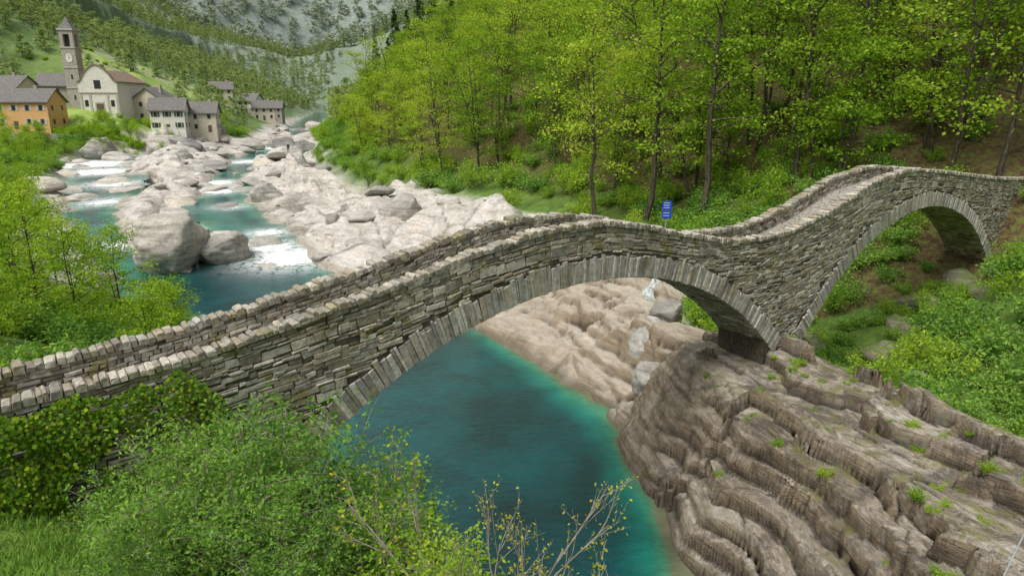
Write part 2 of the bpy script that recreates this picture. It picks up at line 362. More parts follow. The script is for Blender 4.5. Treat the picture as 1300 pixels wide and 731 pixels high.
keep=sel[:-1,:-1]|sel[1:,1:]|sel[:-1,1:]|sel[1:,:-1]
front=(AA>-1.1)&(AA<1.8);keep&=front[:-1,:-1]
Qw=Q.reshape(nr-1,na-1,4)[keep]
used=np.unique(Qw);remap=np.full(nr*na,-1);remap[used]=np.arange(len(used))
depth=np.clip((zw-Z)/3.0,0,1).ravel()[used]
foam=np.zeros(X.shape)
for fx,fy,fr,fs in [(-24.5,73.5,5,1.1),(-28,78,4,1),(-31,86,3.5,.9),(-52,121,4,1),(-57,132,5,1),(-66,172,7,.9),(-72,215,9,.9),(-80,250,12,.9),(-101,166,12,1.15),(-90,150,9,1.1),(-76,130,7,.9),(-66,110,5,.9),(-98,188,8,.8),(-46,79,3.5,.8),(-44,106,3.5,.7),(-100,330,14,.6)]:
    foam=np.maximum(foam,fs*np.exp(-((X-fx)**2+(Y-fy)**2)/(fr*fr)))
edge=sstep(.35,.0,zw-Z)*(Y>64)*.4
foam=np.maximum(foam,edge)
Vw=np.stack([X.ravel()[used],Y.ravel()[used],zw.ravel()[used]+.12*fbm2(X.ravel()[used]*.6,Y.ravel()[used]*.6,3,55)*np.clip(foam.ravel()[used]*3,0,1)],-1)
river=obj('river_water',mesh_q('river_water',Vw,remap[Qw],[M_water],smooth=True,attrs=dict(depth=depth,foam=np.clip(foam.ravel()[used],0,1))))
# hi-res rock patch : beds dip gently NE, risers face SW (towards the pool)
gx=np.concatenate([np.arange(ROCKX[0],4,.14),np.arange(4,ROCKX[1],.065)]);gy=np.concatenate([np.arange(ROCKY[0],36,.065),np.arange(36,ROCKY[1],.12)])
PX,PY=np.meshgrid(gx,gy)
pmk=patchmask(PX,PY)
pz=H0(PX,PY)+.9*np.exp(-((PX-13.2)**2+(PY-32.3)**2)/7.)
u=PX*.48-PY*.87;v=PX*.87+PY*.48
ww=fbm2(PX*.3,PY*.3,3,61)
polish=sstep(33,37,PY-0.25*(PX-8))*sstep(14.5,12,PX)
polish=np.maximum(polish,sstep(46,50,PY))
r1,e1=voro(u/6.5+ww*.2,v/2.6+ww*.2,71);r2,e2=voro(u/2.8+3+ww*.2,v/.9,72)
r3,e3=voro(u/10.,v/4.5+2,79)
inner=sstep(.5,1,pmk)
blk=((r1-.5)*1.2+(r3-.5)*1.0+(r2-.5)*.30*(1-.6*polish))*(.3+.7*inner)
wu=fbm2(u*.12,v*.22,3,62)
dip=.20+.10*fbm2(PX*.05,PY*.05,1,64)
s=pz+dip*(v-22)+blk*(1-.2*polish)+wu*.8+polish*fbm2(PX*.35,PY*.35,3,69)*.9
s=s+.34*np.sin(s*1.55+.5)+.10*np.sin(s*5.3)
hb=1.0
fm=sstep(-.5,.25,fbm2(PX*.25,PY*.25,2,65))
t1=terr(s,hb,.88);t2=terr(s+.13,.21,.80)
kt=.80-.4*polish
z1=kt*t1+(1-kt)*s+(t2-s)*(.35+.55*fm)
z1=z1-dip*(v-22)-.35*blk-.6*wu
crev=(1-sstep(0,.03,e1))*.9+(1-sstep(0,.025,e2))*.2
crev=np.clip(crev,0,1)*(1-.3*polish)
z1=z1-crev*.22+fbm2(PX*3,PY*3,3,63)*.02+fbm2(PX*.8,PY*.8,3,67)*.12
sm=z1.copy()
for _ in range(2):
    p=np.pad(sm,1,'edge');sm=(p[:-2,1:-1]+p[2:,1:-1]+p[1:-1,:-2]+p[1:-1,2:]+sm*2)/6
z1=z1*(1-polish)+sm*polish
z1,pd=carve(PX,PY,z1)
z1=z1-(1-sstep(0,.6,pmk))*2.4-(1-inner)*.8*(PX>13)
ny,nx=PX.shape
gyv,gxv=np.gradient(z1,gy,gx);gm=np.hypot(gxv,gyv)+1e-6
lay=vn2((z1+dip*v)*4.2,u*.22,81)*.7+vn2((z1+dip*v)*9,u*.5,82)*.4-.5
dsp=.32*lay*sstep(.8,3.,gm)*(1-.4*polish)
OX=PX-gxv/gm*dsp;OY=PY-gyv/gm*dsp
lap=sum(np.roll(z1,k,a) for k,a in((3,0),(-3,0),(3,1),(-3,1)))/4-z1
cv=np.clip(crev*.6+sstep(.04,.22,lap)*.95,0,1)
idp=np.arange(nx*ny).reshape(ny,nx)
Qp=np.stack([idp[:-1,:-1],idp[:-1,1:],idp[1:,1:],idp[1:,:-1]],-1)
kp=(pmk[:-1,:-1]>0.01)&(z1[:-1,:-1]>-2.2)
moss=(1-polish)*sstep(7,11,PX)
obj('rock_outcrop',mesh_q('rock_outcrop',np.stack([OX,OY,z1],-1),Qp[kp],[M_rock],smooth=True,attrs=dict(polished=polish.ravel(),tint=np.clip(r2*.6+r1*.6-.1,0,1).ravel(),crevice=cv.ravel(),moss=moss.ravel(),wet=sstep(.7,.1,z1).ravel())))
def rockz(x,y):
    i=np.clip(np.searchsorted(gx,x),0,nx-1);j=np.clip(np.searchsorted(gy,y),0,ny-1);return z1[j,i],gm[j,i],cv[j,i]
print('terrain',time.time()-T0)
# small cascade draped on the rock
V=[];NQ=70
for k in np.linspace(0,1,NQ):
    wd=.18+.38*k+.10*math.sin(k*11);c0=np.array([12.4-3.2*k+.3*math.sin(k*8),53-6.8*k])
    for j in np.linspace(-1,1,9):
        p_=c0+np.array([.87,-.48])*wd*j
        zz=float(rockz(np.array([p_[0]]),np.array([p_[1]]))[0][0]);V.append((p_[0],p_[1],zz+.09*(1-j*j)-.05+.02*math.sin(j*9+k*50)))
V=np.array(V).reshape(NQ,9,3)
ii=np.arange(NQ*9).reshape(NQ,9)
obj('waterfall',mesh_q('waterfall',V.reshape(-1,3),np.stack([ii[:-1,:-1],ii[:-1,1:],ii[1:,1:],ii[1:,:-1]],-1).reshape(-1,4),[M_fall],smooth=True))
# ---------------------------------------------------------------- bridge
O=np.array([3.27,23.4]);d2=np.array([.788,.616]);n2=np.array([-.616,.788])
tp=[-30,-24,-17.3,-13.5,-10.6,-8.3,-5.64,-2.53,.39,3.89,7.55,11.78,15.85,19.6,24.1,29.7,36.6,43,52]
zp=[10.5,10.75,11.07,11.29,11.76,12.12,12.65,13.12,13.02,12.26,11.41,11.3,12.0,13.08,13.51,12.96,12.2,11.7,11.6]
td=np.arange(-32,54,.1);zd=np.interp(td,tp,zp);ker=np.exp(-(np.arange(-15,16)/9.)**2);ker/=ker.sum()
zd=np.convolve(np.pad(zd,15,'edge'),ker,'valid')
zd=zd+.035*fbm2(td*.9,td*0,3,4)
def TT(t): return np.interp(t,td,zd)
arches=[(-1.0,17.24,-6.24,12.9,11.9),(26.6,16.9,-5.8,12.2,12.2)]
def wpos(t,w,z): return np.array([O[0]+d2[0]*t+n2[0]*w,O[1]+d2[1]*t+n2[1]*w,z])
BW=2.6
D3=np.array([d2[0],d2[1],0]);N3=np.array([n2[0],n2[1],0]);Z3=np.array([0,0,1.])
bridge=bpy.data.objects.new('stone_arch_bridge',None);COL.objects.link(bridge)
def strip(ts,zb,zt,w0,w1):
    V=[];Qs=[]
    for i,t in enumerate(ts):
        V+= [wpos(t,w0,zb[i]),wpos(t,w0,zt[i]),wpos(t,w1,zt[i]),wpos(t,w1,zb[i])]
    for i in range(len(ts)-1):
        a=i*4;b=a+4
        for k in range(4):
            k2=(k+1)%4;Qs.append((a+k,b+k,b+k2,a+k2))
    Qs.append((0,1,2,3));e=(len(ts)-1)*4;Qs.append((e+3,e+2,e+1,e))
    return np.array(V),np.array(Qs)
ts=np.sort(np.unique(np.round(np.concatenate([np.arange(-26,50,.2),[-13.9,11.9,14.4,38.8]]),3)))
def intr(t):
    z=np.full(t.shape,1.0)
    z=np.where(t<-13.9,3.,z);z=np.where(t>38.8,3.,z);z=np.where((t>=11.9)&(t<=14.4),3.,z)
    for t0,R,zc,a,b in arches:
        ins=(t>t0-a-1e-3)&(t<t0+b+1e-3)
        z=np.where(ins,zc+np.sqrt(np.clip(R*R-(t-t0)**2,0,None)),z)
    return z
zb=intr(ts)
ts2=[];zb2=[]
for t,z in zip(ts,zb):
    if abs(t+13.9)<.001 or abs(t-14.4)<.001: ts2+=[t-.002,t];zb2+=([3.,z])
    elif abs(t-11.9)<.001 or abs(t-38.8)<.001: ts2+=[t,t+.002];zb2+=([z,3.])
    else: ts2.append(t);zb2.append(z)
ts2=np.array(ts2);zb2=np.array(zb2)
deck=TT(ts2)-.80
V,Qs=strip(ts2,zb2,deck,.05,BW-.05)
obj('arch_core',mesh_q('arch_core',V,Qs,[M_mortar]),bridge)
V,Qs=strip(ts2,deck-.06,TT(ts2)-.15,.06,.36);obj('parapet_core_near',mesh_q('pc1',V,Qs,[M_mortar]),bridge)
V,Qs=strip(ts2,deck-.06,TT(ts2)-.15,BW-.36,BW-.06);obj('parapet_core_far',mesh_q('pc2',V,Qs,[M_mortar]),bridge)
V,Qs=strip(ts2,deck-.05,deck+.03,.37,BW-.37);obj('paved_path',mesh_q('paved_path',V,Qs,[M_pave]),bridge)
SV=[];SQ=[];SM=[];CURM=0
def stone(c,a,b,o,ha,hb,dep,out,ch=.022,jit=.012):
    k=len(SV)*12
    rr=np.random.default_rng(len(SV)+5)
    vs=[]
    cor=((-1,-1),(1,-1),(1,1),(-1,1))
    cj=rr.uniform(-1,1,(4,2))*np.array([min(.03,ha*.2),min(.022,hb*.3)])
    for i,(s1,s2) in enumerate(cor): vs.append(c+a*(ha*s1+cj[i,0])+b*(hb*s2+cj[i,1])-o*dep)
    for i,(s1,s2) in enumerate(cor): vs.append(c+a*(ha*s1+cj[i,0])+b*(hb*s2+cj[i,1])+o*(out-ch*.6))
    c2=min(ch,ha*.4,hb*.4)
    for i,(s1,s2) in enumerate(cor): vs.append(c+a*((ha-c2)*s1+cj[i,0])+b*((hb-c2)*s2+cj[i,1])+o*(out+rr.uniform(-jit,jit)))
    SV.append(np.array(vs))
    q=[(8,9,10,11)]
    for l in(0,4):
        for i in range(4): j=(i+1)%4;q.append((l+i,l+j,l+4+j,l+4+i))
    SQ.append(np.array(q)+k);SM.append(np.full(9,CURM))
R_=random.Random(3)
def in_ring(t,z,m=.02):
    for t0,R,zc,a,b in arches:
        if math.hypot(t-t0,z-zc)<R+.8+m and t>t0-a-1.2 and t<t0+b+1.2 and z>zc+2: return True
    return False
gl=np.arange(-26,50.1,.5)
gz_near=H0(O[0]+d2[0]*gl-n2[0]*.3,O[1]+d2[1]*gl-n2[1]*.3);gz_far=H0(O[0]+d2[0]*gl+n2[0]*3,O[1]+d2[1]*gl+n2[1]*3)
def face_rows(w,o,gz,dmax,t_a=-26,t_b=50):
    dp=.15;Tm=12.
    while dp<dmax:
        h=R_.choice([R_.uniform(.07,.12),R_.uniform(.11,.18),R_.uniform(.16,.28)])
        t=t_a+R_.uniform(0,.3)
        while t<t_b:
            L=R_.uniform(.14,.55) if h<.15 else R_.uniform(.2,.85)
            tc=t+L/2;e=math.exp(-dp/4.);Tc=float(TT(tc))
            wob=.09*math.sin(tc*.9+dp*2)+.05*math.sin(tc*2.3+dp)
            z=Tm*(1-e)+Tc*e-dp-h/2+wob*min(1,dp);hs=h*(1+(Tc-Tm)/4*e)
            if not in_ring(tc,z-hs*.3) and z>np.interp(tc,gl,gz)-.6 and z>2.6:
                sl=(float(TT(tc+.2))-float(TT(tc-.2)))/.4*e
                a=D3+Z3*sl;a/=np.linalg.norm(a);b=np.cross(a,o);b=b/np.linalg.norm(b);b=b if b[2]>0 else -b
                b=b+a*R_.uniform(-.15,.15)
                if h>.15 and R_.random()<.4:
                    f=R_.uniform(.35,.65)
                    stone(wpos(tc,w,z+hs*(1-f)/2),a,b,o,L/2-.007,hs*f/2-.006,.06,R_.uniform(.0,.05))
                    stone(wpos(tc,w,z-hs*f/2),a,b,o,L/2-.007,hs*(1-f)/2-.006,.06,R_.uniform(.0,.05))
                else: stone(wpos(tc,w,z),a,b,o,L/2-.007,hs/2-.006+R_.uniform(-.006,.004),.06,R_.uniform(.0,.06))
            t+=L
        dp+=h
face_rows(.05,-N3,gz_near,8.5)
face_rows(BW-.05,N3,gz_far,8.5)
def parapet_rows(w,o):
    dp=.15
    while dp<.80:
        h=R_.uniform(.08,.17);t=-26+R_.uniform(0,.3)
        while t<50:
            L=R_.uniform(.16,.5);tc=t+L/2;z=float(TT(tc))-dp-h/2
            sl=(float(TT(tc+.2))-float(TT(tc-.2)))/.4;a=D3+Z3*sl;a/=np.linalg.norm(a)
            stone(wpos(tc,w,z),a,Z3,o,L/2-.008,h/2-.006,.06,R_.uniform(0,.045));t+=L
        dp+=h
parapet_rows(.36,N3);parapet_rows(BW-.36,-N3)
for t0,R,zc,a_,b_ in arches:
    CURM=1
    for w,o in((.04,-N3),(BW-.04,N3)):
        th=-math.asin(a_/R)-.05
        end=math.asin(b_/R)+.05
        while th<end:
            L=R_.uniform(.10,.26);tm=th+L/2/R
            rd=D3*math.sin(tm)+Z3*math.cos(tm);tg=D3*math.cos(tm)-Z3*math.sin(tm)
            rd2=rd+tg*R_.uniform(-.03,.03)
            hh=R_.uniform(.34,.46);r=R+hh-.02
            stone(wpos(t0+r*math.sin(tm),w,zc+r*math.cos(tm)),tg,rd2,o,L/2-.006,hh,.25,R_.uniform(.02,.08),.02,.014)
            if hh<.39: 
                hq=(.80-2*hh)/2
                if hq>.03: rq=R+2*hh+hq-.01;stone(wpos(t0+rq*math.sin(tm),w,zc+rq*math.cos(tm)),tg,rd,o,L/2-.006,hq,.2,R_.uniform(0,.04))
            th+=L/R
    CURM=0
    th=-math.asin(a_/R);end=math.asin(b_/R)
    while th<end:
        L=R_.uniform(.14,.26);tm=th+L/2/R
        rd=D3*math.sin(tm)+Z3*math.cos(tm);tg=D3*math.cos(tm)-Z3*math.sin(tm)
        w=.03
        while w<BW-.05:
            l=min(R_.uniform(.3,.7),BW-.03-w)
            if l>.06: stone(wpos(t0+R*math.sin(tm),w+l/2,zc+R*math.cos(tm)),tg,N3,-rd,L/2-.006,l/2-.008,.08,R_.uniform(.0,.05))
            w+=l
        th+=L/R
for tf,o in((11.9,-D3),(14.4,D3),(38.8,-D3),(-13.9,D3)):
    z=3.
    while z<5.4:
        h=R_.uniform(.1,.22);w=.03
        while w<BW-.05:
            l=min(R_.uniform(.3,.7),BW-.03-w)
            if l>.06: stone(wpos(tf,w+l/2,z+h/2),N3,Z3,o,l/2-.008,h/2-.006,.06,R_.uniform(0,.05))
            w+=l
        z+=h
V=np.concatenate(SV);Qs=np.concatenate(SQ)
obj('masonry_stones',mesh_q('masonry_stones',V,Qs,[M_stone,M_vous],np.concatenate(SM)),bridge)
V=[];Qs=[];k=0
for wc in(.2,BW-.2):
    t=-26
    while t<50:
        L=R_.uniform(.11,.25);tc=t+L/2;sl=(float(TT(tc+.3))-float(TT(tc-.3)))/.6;a=D3+Z3*sl;a/=np.linalg.norm(a)
        up=np.cross(N3,a)*-1;up=up if up[2]>0 else -up
        tilt=R_.uniform(-.14,.14);a2=a*math.cos(tilt)+up*math.sin(tilt);u2=-a*math.sin(tilt)+up*math.cos(tilt)
        yaw=R_.uniform(-.08,.08);n3=N3+a*yaw
        hw=.235+R_.uniform(-.03,.04);hgt=R_.uniform(.10,.22);ha=L/2-.006
        c=wpos(tc,wc+R_.uniform(-.02,.02),float(TT(tc))-.16)
        prof=[(-ha,-.01),(-ha*.98,hgt*.8),(-ha*.6,hgt*.98),(ha*.6,hgt),(ha*.97,hgt*.82),(ha,-.01)]
        for wi,(ws,sc) in enumerate(((-hw,.9),(-hw*.85,1),(hw*.85,1),(hw,.9))):
            for px,py in prof: V.append(c+a2*px*sc+u2*py*sc+n3*ws+np.array([R_.uniform(-.01,.01) for _ in range(3)]))
        for s_ in range(3):
            b0=k+s_*6
            for i in range(5): Qs.append((b0+i,b0+i+1,b0+i+7,b0+i+6))
        for b0 in(k,k+18): Qs+= [(b0,b0+1,b0+4,b0+5),(b0+1,b0+2,b0+3,b0+4)]
        k+=24;t+=L
obj('coping_stones',mesh_q('coping_stones',np.array(V),np.array(Qs),[M_coping]),bridge)
print('bridge',time.time()-T0)
# ---------------------------------------------------------------- plants
def tube(path,rads,sides):
    path=np.asarray(path,float);m=len(path);tan=np.gradient(path,axis=0);tan/=np.linalg.norm(tan,axis=1)[:,None]+1e-9
    ref=np.array([.3,.9,.1]);u=np.cross(tan,ref);u/=np.linalg.norm(u,axis=1)[:,None]+1e-9;v=np.cross(tan,u)
    a=np.arange(sides)/sides*2*math.pi
    V=path[:,None,:]+np.asarray(rads)[:,None,None]*(u[:,None,:]*np.cos(a)[None,:,None]+v[:,None,:]*np.sin(a)[None,:,None])
    i=np.arange(m-1)[:,None]*sides;j=np.arange(sides)[None,:];j2=(j+1)%sides
    Qt=np.stack([i+j,i+j2,i+sides+j2,i+sides+j],-1).reshape(-1,4)
    return V.reshape(-1,3),Qt
def leaves(C,L,Wd,r,upb=.6):
    C=np.asarray(C);n_=len(C)
    nn=r.normal(size=(n_,3))*.6;nn[:,2]+=upb;nn/=np.linalg.norm(nn,axis=1)[:,None]
    t=r.normal(size=(n_,3));t-=nn*(t*nn).sum(1)[:,None];t/=np.linalg.norm(t,axis=1)[:,None];b=np.cross(nn,t)
    s_=r.uniform(.7,1.3,n_)[:,None]
    V=np.stack([C-t*L/2*s_,C+b*Wd/2*s_+nn*.1*L,C+t*L/2*s_,C-b*Wd/2*s_+nn*.1*L],1).reshape(-1,3)
    return V,np.arange(n_*4).reshape(-1,4)
class Acc:
    def __init__(s): s.V=[];s.Q=[];s.m=[];s.k=0
    def add(s,V,Qt,m): s.V.append(V);s.Q.append(Qt+s.k);s.m.append(np.full(len(Qt),m));s.k+=len(V)
    def mesh(s,name,mats): return mesh_q(name,np.concatenate(s.V),np.concatenate(s.Q),mats,np.concatenate(s.m))
def tree_mesh(name,H,cs,cr,nl,leaf,per,seed,mats,sub=4,tr=.2,flat=.4,tsides=7,spread=.55,fork=0,wander=.035):
    r=np.random.default_rng(seed);A_=Acc();C=[]
    stems=[]
    m=10;zz=np.linspace(-.8,H*.97,m);wx=np.cumsum(r.normal(0,wander*H/m*2,m));wy=np.cumsum(r.normal(0,wander*H/m*2,m));wx-=wx[0];wy-=wy[0]
    stems.append((zz,wx,wy,tr))
    for k in range(fork):
        az=r.uniform(0,6.28);h0=H*r.uniform(.05,.45);ln=r.uniform(.12,.25);z2=np.linspace(h0,H*r.uniform(.8,.97),m);q=(z2-h0)
        x2=np.interp(h0,zz,wx)+np.cos(az)*q*ln+np.cumsum(r.normal(0,wander*H/m,m));y2=np.interp(h0,zz,wy)+np.sin(az)*q*ln+np.cumsum(r.normal(0,wander*H/m,m))
        x2-=x2[0]-np.interp(h0,zz,wx);y2-=y2[0]-np.interp(h0,zz,wy)
        stems.append((z2,x2,y2,tr*.6))
    for z_,x_,y_,t_ in stems: A_.add(*tube(np.stack([x_,y_,z_],1),t_*(1-.88*np.linspace(0,1,m)),tsides),0)
    for i in range(nl):
        z_,x_,y_,t_=stems[i%len(stems)]
        f=((i+r.uniform(.1,.9))/nl);h=H*(cs+(.97-cs)*f);h=max(h,z_[0]+.5);az=i*2.4+r.uniform(-.7,.7)
        base=np.array([np.interp(h,z_,x_),np.interp(h,z_,y_),min(h,z_[-1])])
        prof=.42+.62*math.sin(math.pi*min(1,.08+f*.86));L=cr*prof*r.uniform(.45,1.2)*(1-.35*f)
        el=r.uniform(.1,.7)+.45*f;dr=np.array([math.cos(az)*math.cos(el),math.sin(az)*math.cos(el),math.sin(el)])
        q=np.linspace(0,1,6)[:,None];pth=base+dr*L*q+np.array([0,0,-.15*L])*q**2+r.normal(0,.035*L,(6,3))*q
        A_.add(*tube(pth,tr*.33*(1-.6*f)*(1-.85*q[:,0])+.008,4),0)
        for k in range(sub+1):
            fr=r.uniform(.3,1) if k<sub else 1.
            p=np.array([np.interp(fr,q[:,0],pth[:,a]) for a in range(3)])
            d_=dr*.6+r.normal(0,.6,3);d_[2]*=.5;d_/=np.linalg.norm(d_);l=L*r.uniform(.15,.4)
            e=p+d_*l
            if k<sub: A_.add(*tube(np.stack([p,(p+e)/2+r.normal(0,.05*l,3),e]),[.02*tr/.2,.012,.005],3),0)
            nn=int(per*r.uniform(.4,1.6));rr=cr*spread*.38*r.uniform(.6,1.4)
            g_=r.normal(0,1,(nn,3))*np.array([rr,rr,rr*flat])*.6
            C.append(e+g_)
    for z_,x_,y_,t_ in stems:
        g_=r.normal(0,1,(per*2,3))*np.array([.5,.5,.5])*cr*.25;C.append(np.array([x_[-1],y_[-1],z_[-1]])+g_-np.array([0,0,.3]))
    C=np.concatenate(C);A_.add(*leaves(C,leaf,leaf*.66,r),1)
    return A_.mesh(name,mats)
def conifer_mesh(name,H,seed):
    r=np.random.default_rng(seed);A_=Acc();m=6;zz=np.linspace(-.5,H,m);A_.add(*tube(np.stack([zz*0,zz*0,zz],1),.18*(1-.95*np.linspace(0,1,m)),5),0);C=[]
    for i in range(60):
        f=i/60;h=H*(.12+.87*f);L=H*.17*(1-f)**.85+.15
        for k in range(3):
            az=r.uniform(0,6.28);q=r.uniform(.15,1,13)[:,None]**.7
            C.append(np.array([0,0,h])+q*L*np.array([math.cos(az),math.sin(az),-.25])+r.normal(0,.14,(13,3)))
    A_.add(*leaves(np.concatenate(C),.55,.25,r,.5),1);return A_.mesh(name,[M_bark,M_conifer])
def shrub_mesh(name,H,R,ns,leaf,per,seed,mats,twigs=7,arch=.25,lw=.55,jit=.09,base=.15,stem=.018):
    r=np.random.default_rng(seed);A_=Acc();C=[]
    for i in range(ns):
        az=r.uniform(0,6.28);ro=R*math.sqrt(r.uniform(0,1));hh=H*r.uniform(.55,1)*(1-.35*(ro/R)**2)
        b=np.array([math.cos(az),math.sin(az),0])*ro*.25;top=np.array([math.cos(az)*ro,math.sin(az)*ro,hh])
        q=np.linspace(0,1,7)[:,None];pth=b+(top-b)*np.concatenate([q**1.3,q**1.3,q],1)+r.normal(0,.03*H,(7,3))*q;pth[0,2]-=.4
        A_.add(*tube(pth,stem*(1-.8*q[:,0]),4),0)
        for k in range(twigs):
            fr=base+(1-base)*r.uniform(0,1)**.8
            p=np.array([np.interp(fr,q[:,0],pth[:,a]) for a in range(3)])
            d_=r.normal(0,1,3);d_[2]=abs(d_[2])*.7+.2;d_/=np.linalg.norm(d_);l=H*r.uniform(.1,.26)
            qq=np.linspace(0,1,4)[:,None];tpth=p+d_*l*qq+np.array([0,0,-arch*l])*qq**2
            A_.add(*tube(tpth,[stem*.35,stem*.25,stem*.15,stem*.08],3),0)
            s_=r.uniform(.1,1.05,per)[:,None]
            C.append(p+d_*l*s_+np.array([0,0,-arch*l])*s_**2+r.normal(0,jit,(per,3)))
    C=np.concatenate(C);C=C[C[:,2]>.02]
    A_.add(*leaves(C,leaf,leaf*lw,r,.55),1);return A_.mesh(name,mats)
def scatter(name,meshes,P3,rz,sc,ids,tilt=None):
    col=bpy.data.collections.new(name+'_set')
    for i,me in enumerate(meshes):
        o=bpy.data.objects.new('%s_proto_%02d'%(name,i),me);col.objects.link(o)
    me=bpy.data.meshes.new(name);me.vertices.add(len(P3));me.vertices.foreach_set('co',np.asarray(P3,dtype=np.float32).ravel())
    a=me.attributes.new('rot','FLOAT_VECTOR','POINT');rv=np.zeros((len(P3),3),np.float32)
    if tilt is not None: rv[:,:2]=tilt
    rv[:,2]=rz;a.data.foreach_set('vector',rv.ravel())
    a=me.attributes.new('scl','FLOAT','POINT');a.data.foreach_set('value',np.asarray(sc,np.float32))
    a=me.attributes.new('pid','INT','POINT');a.data.foreach_set('value',np.asarray(ids,np.int32))
    o=obj(name,me)
    ng=bpy.data.node_groups.new(name+'_gn','GeometryNodeTree')
    ng.interface.new_socket('Geometry',in_out='INPUT',socket_type='NodeSocketGeometry');ng.interface.new_socket('Geometry',in_out='OUTPUT',socket_type='NodeSocketGeometry')
    gi=ng.nodes.new('NodeGroupInput');go=ng.nodes.new('NodeGroupOutput');ip=ng.nodes.new('GeometryNodeInstanceOnPoints')
    ci=ng.nodes.new('GeometryNodeCollectionInfo');ci.inputs['Collection'].default_value=col;ci.inputs['Separate Children'].default_value=True;ci.inputs['Reset Children'].default_value=True
    def na_(nm,ty):
        x=ng.nodes.new('GeometryNodeInputNamedAttribute');x.data_type=ty;x.inputs['Name'].default_value=nm;return [s_ for s_ in x.outputs if s_.enabled and s_.name=='Attribute'][0]
    er=ng.nodes.new('FunctionNodeEulerToRotation');ng.links.new(na_('rot','FLOAT_VECTOR'),er.inputs[0])
    ng.links.new(gi.outputs[0],ip.inputs['Points']);ng.links.new(ci.outputs[0],ip.inputs['Instance']);ip.inputs['Pick Instance'].default_value=True
    ng.links.new(na_('pid','INT'),ip.inputs['Instance Index']);ng.links.new(er.outputs[0],ip.inputs['Rotation']);ng.links.new(na_('scl','FLOAT'),ip.inputs['Scale'])
    ng.links.new(ip.outputs[0],go.inputs[0])
    md=o.modifiers.new('scatter','NODES');md.node_group=ng
    return o
def grid_pts(x0,x1,y0,y1,sp,cond,jit=.45):
    gx_,gy_=np.meshgrid(np.arange(x0,x1,sp),np.arange(y0,y1,sp));x=gx_.ravel()+rng.uniform(-jit,jit,gx_.size)*sp;y=gy_.ravel()+rng.uniform(-jit,jit,gx_.size)*sp
    c=cond(x,y);return x[c],y[c]
fe_y=[0,40,48,56,65,83,121,160,200,280,350,600,700];fe_x=[60,46,38,17,9,-4,-28,-41,-52,-75,-90,-150,-172]
def edge_f(y): return np.interp(y,fe_y,fe_x)
TM=[M_bark,M_leaf]
beech=[tree_mesh('beech_%d'%i,H,cs,cr,nl,.27,per,100+i,TM,sub=4,tr=tr_,flat=.35,spread=.62,fork=fk,wander=.05,tsides=6) for i,(H,cs,cr,nl,tr_,per,fk) in enumerate([(19,.24,5.2,32,.22,22,1),(16,.14,4.8,34,.17,22,2),(22,.36,5.4,30,.28,22,1),(11,.06,4.0,34,.12,22,2),(18,.2,4.6,32,.17,22,2),(19,.34,4.4,24,.27,20,0)])]
far_t=[tree_mesh('valley_tree_%d'%i,H,.10,cr,16,.75,12,200+i,[M_bark,M_leaf_far],sub=2,tr=.2,tsides=4,flat=.6) for i,(H,cr) in enumerate([(12,4.),(14,4.4),(10,3.6)])]
mtn_t=[tree_mesh('mountain_tree_%d'%i,12,.0,6,12,1.6,9,230+i,[M_bark,M_leaf_mtn],sub=2,tr=.2,tsides=3,flat=.6) for i in range(2)]
conif=[conifer_mesh('spruce_%d'%i,H,300+i) for i,H in enumerate([20,15])]
def place(name,meshes,x,y,smin,smax,sink=.2,weights=None,mul=None):
    z=Hmain(x,y)[0]-sink
    ids=rng.choice(len(meshes),len(x),p=weights)
    sc=rng.uniform(smin,smax,len(x))
    if mul is not None: sc=sc*mul
    return scatter(name,meshes,np.stack([x,y,z],1),rng.uniform(0,6.28,len(x)),sc,ids,rng.normal(0,.04,(len(x),2)))
x,y=grid_pts(-60,110,48,190,5.4,lambda x,y:(x>edge_f(y)+2)&(x<edge_f(y)+46)&(np.abs(x)<y*.9+4),.5)
ed=x-edge_f(y)
ids=np.where(ed<7,rng.choice([1,3,3,4],len(x)),rng.choice(6,len(x),p=[.22,.2,.2,.06,.2,.12]))
sc=rng.uniform(.75,1.15,len(x))*np.interp(y,[50,90,130,190],[1.05,.95,.74,.62])
scatter('forest',beech,np.stack([x,y,Hmain(x,y)[0]-.2],1),rng.uniform(0,6.28,len(x)),sc,ids,rng.normal(0,.07,(len(x),2)))
for x_,y_,k,s_ in [(15.8,57.5,5,1.15),(7.5,62,0,1.),(12,60,5,1.1),(24,58,0,1.1),(29,60,2,1.05),(38,58,5,1.2),(44,57,2,1.),(34,56.5,4,.95)]:
    obj('beech_tree',beech[k],loc=(x_,y_,Hs(x_,y_)-.2),scale=(s_,)*3,rot=(.03*math.sin(x_),.05*math.cos(x_),x_*2))
x,y=grid_pts(-180,90,190,480,8,lambda x,y:(x>edge_f(y)+2)&(x<edge_f(y)+80))
place('forest_hillside',far_t,x,y,.6,.95,.2)
x,y=grid_pts(-480,-60,215,900,9,lambda x,y:(x<np.interp(y,xl_y,xl_x)-4)&(x>-.72*y)&(np.hypot((x+150)/30,(y-300)/66)>1)&~((y<245)&(x<-88)&(x>-160)))
place('valley_forest',far_t,x,y,.6,1.0,.2)
x,y=grid_pts(-200,60,480,1000,12,lambda x,y:(x>np.interp(y,xr_y,xr_x)+4)&(x<.05*y))
place('valley_forest_beyond',far_t,x,y,.8,1.1,.2)
x,y=grid_pts(-1600,150,850,2500,20,lambda x,y:(x>-.72*y)&(x<-.03*y))
place('mountain_forest',mtn_t,x,y,1.0,1.7,1)
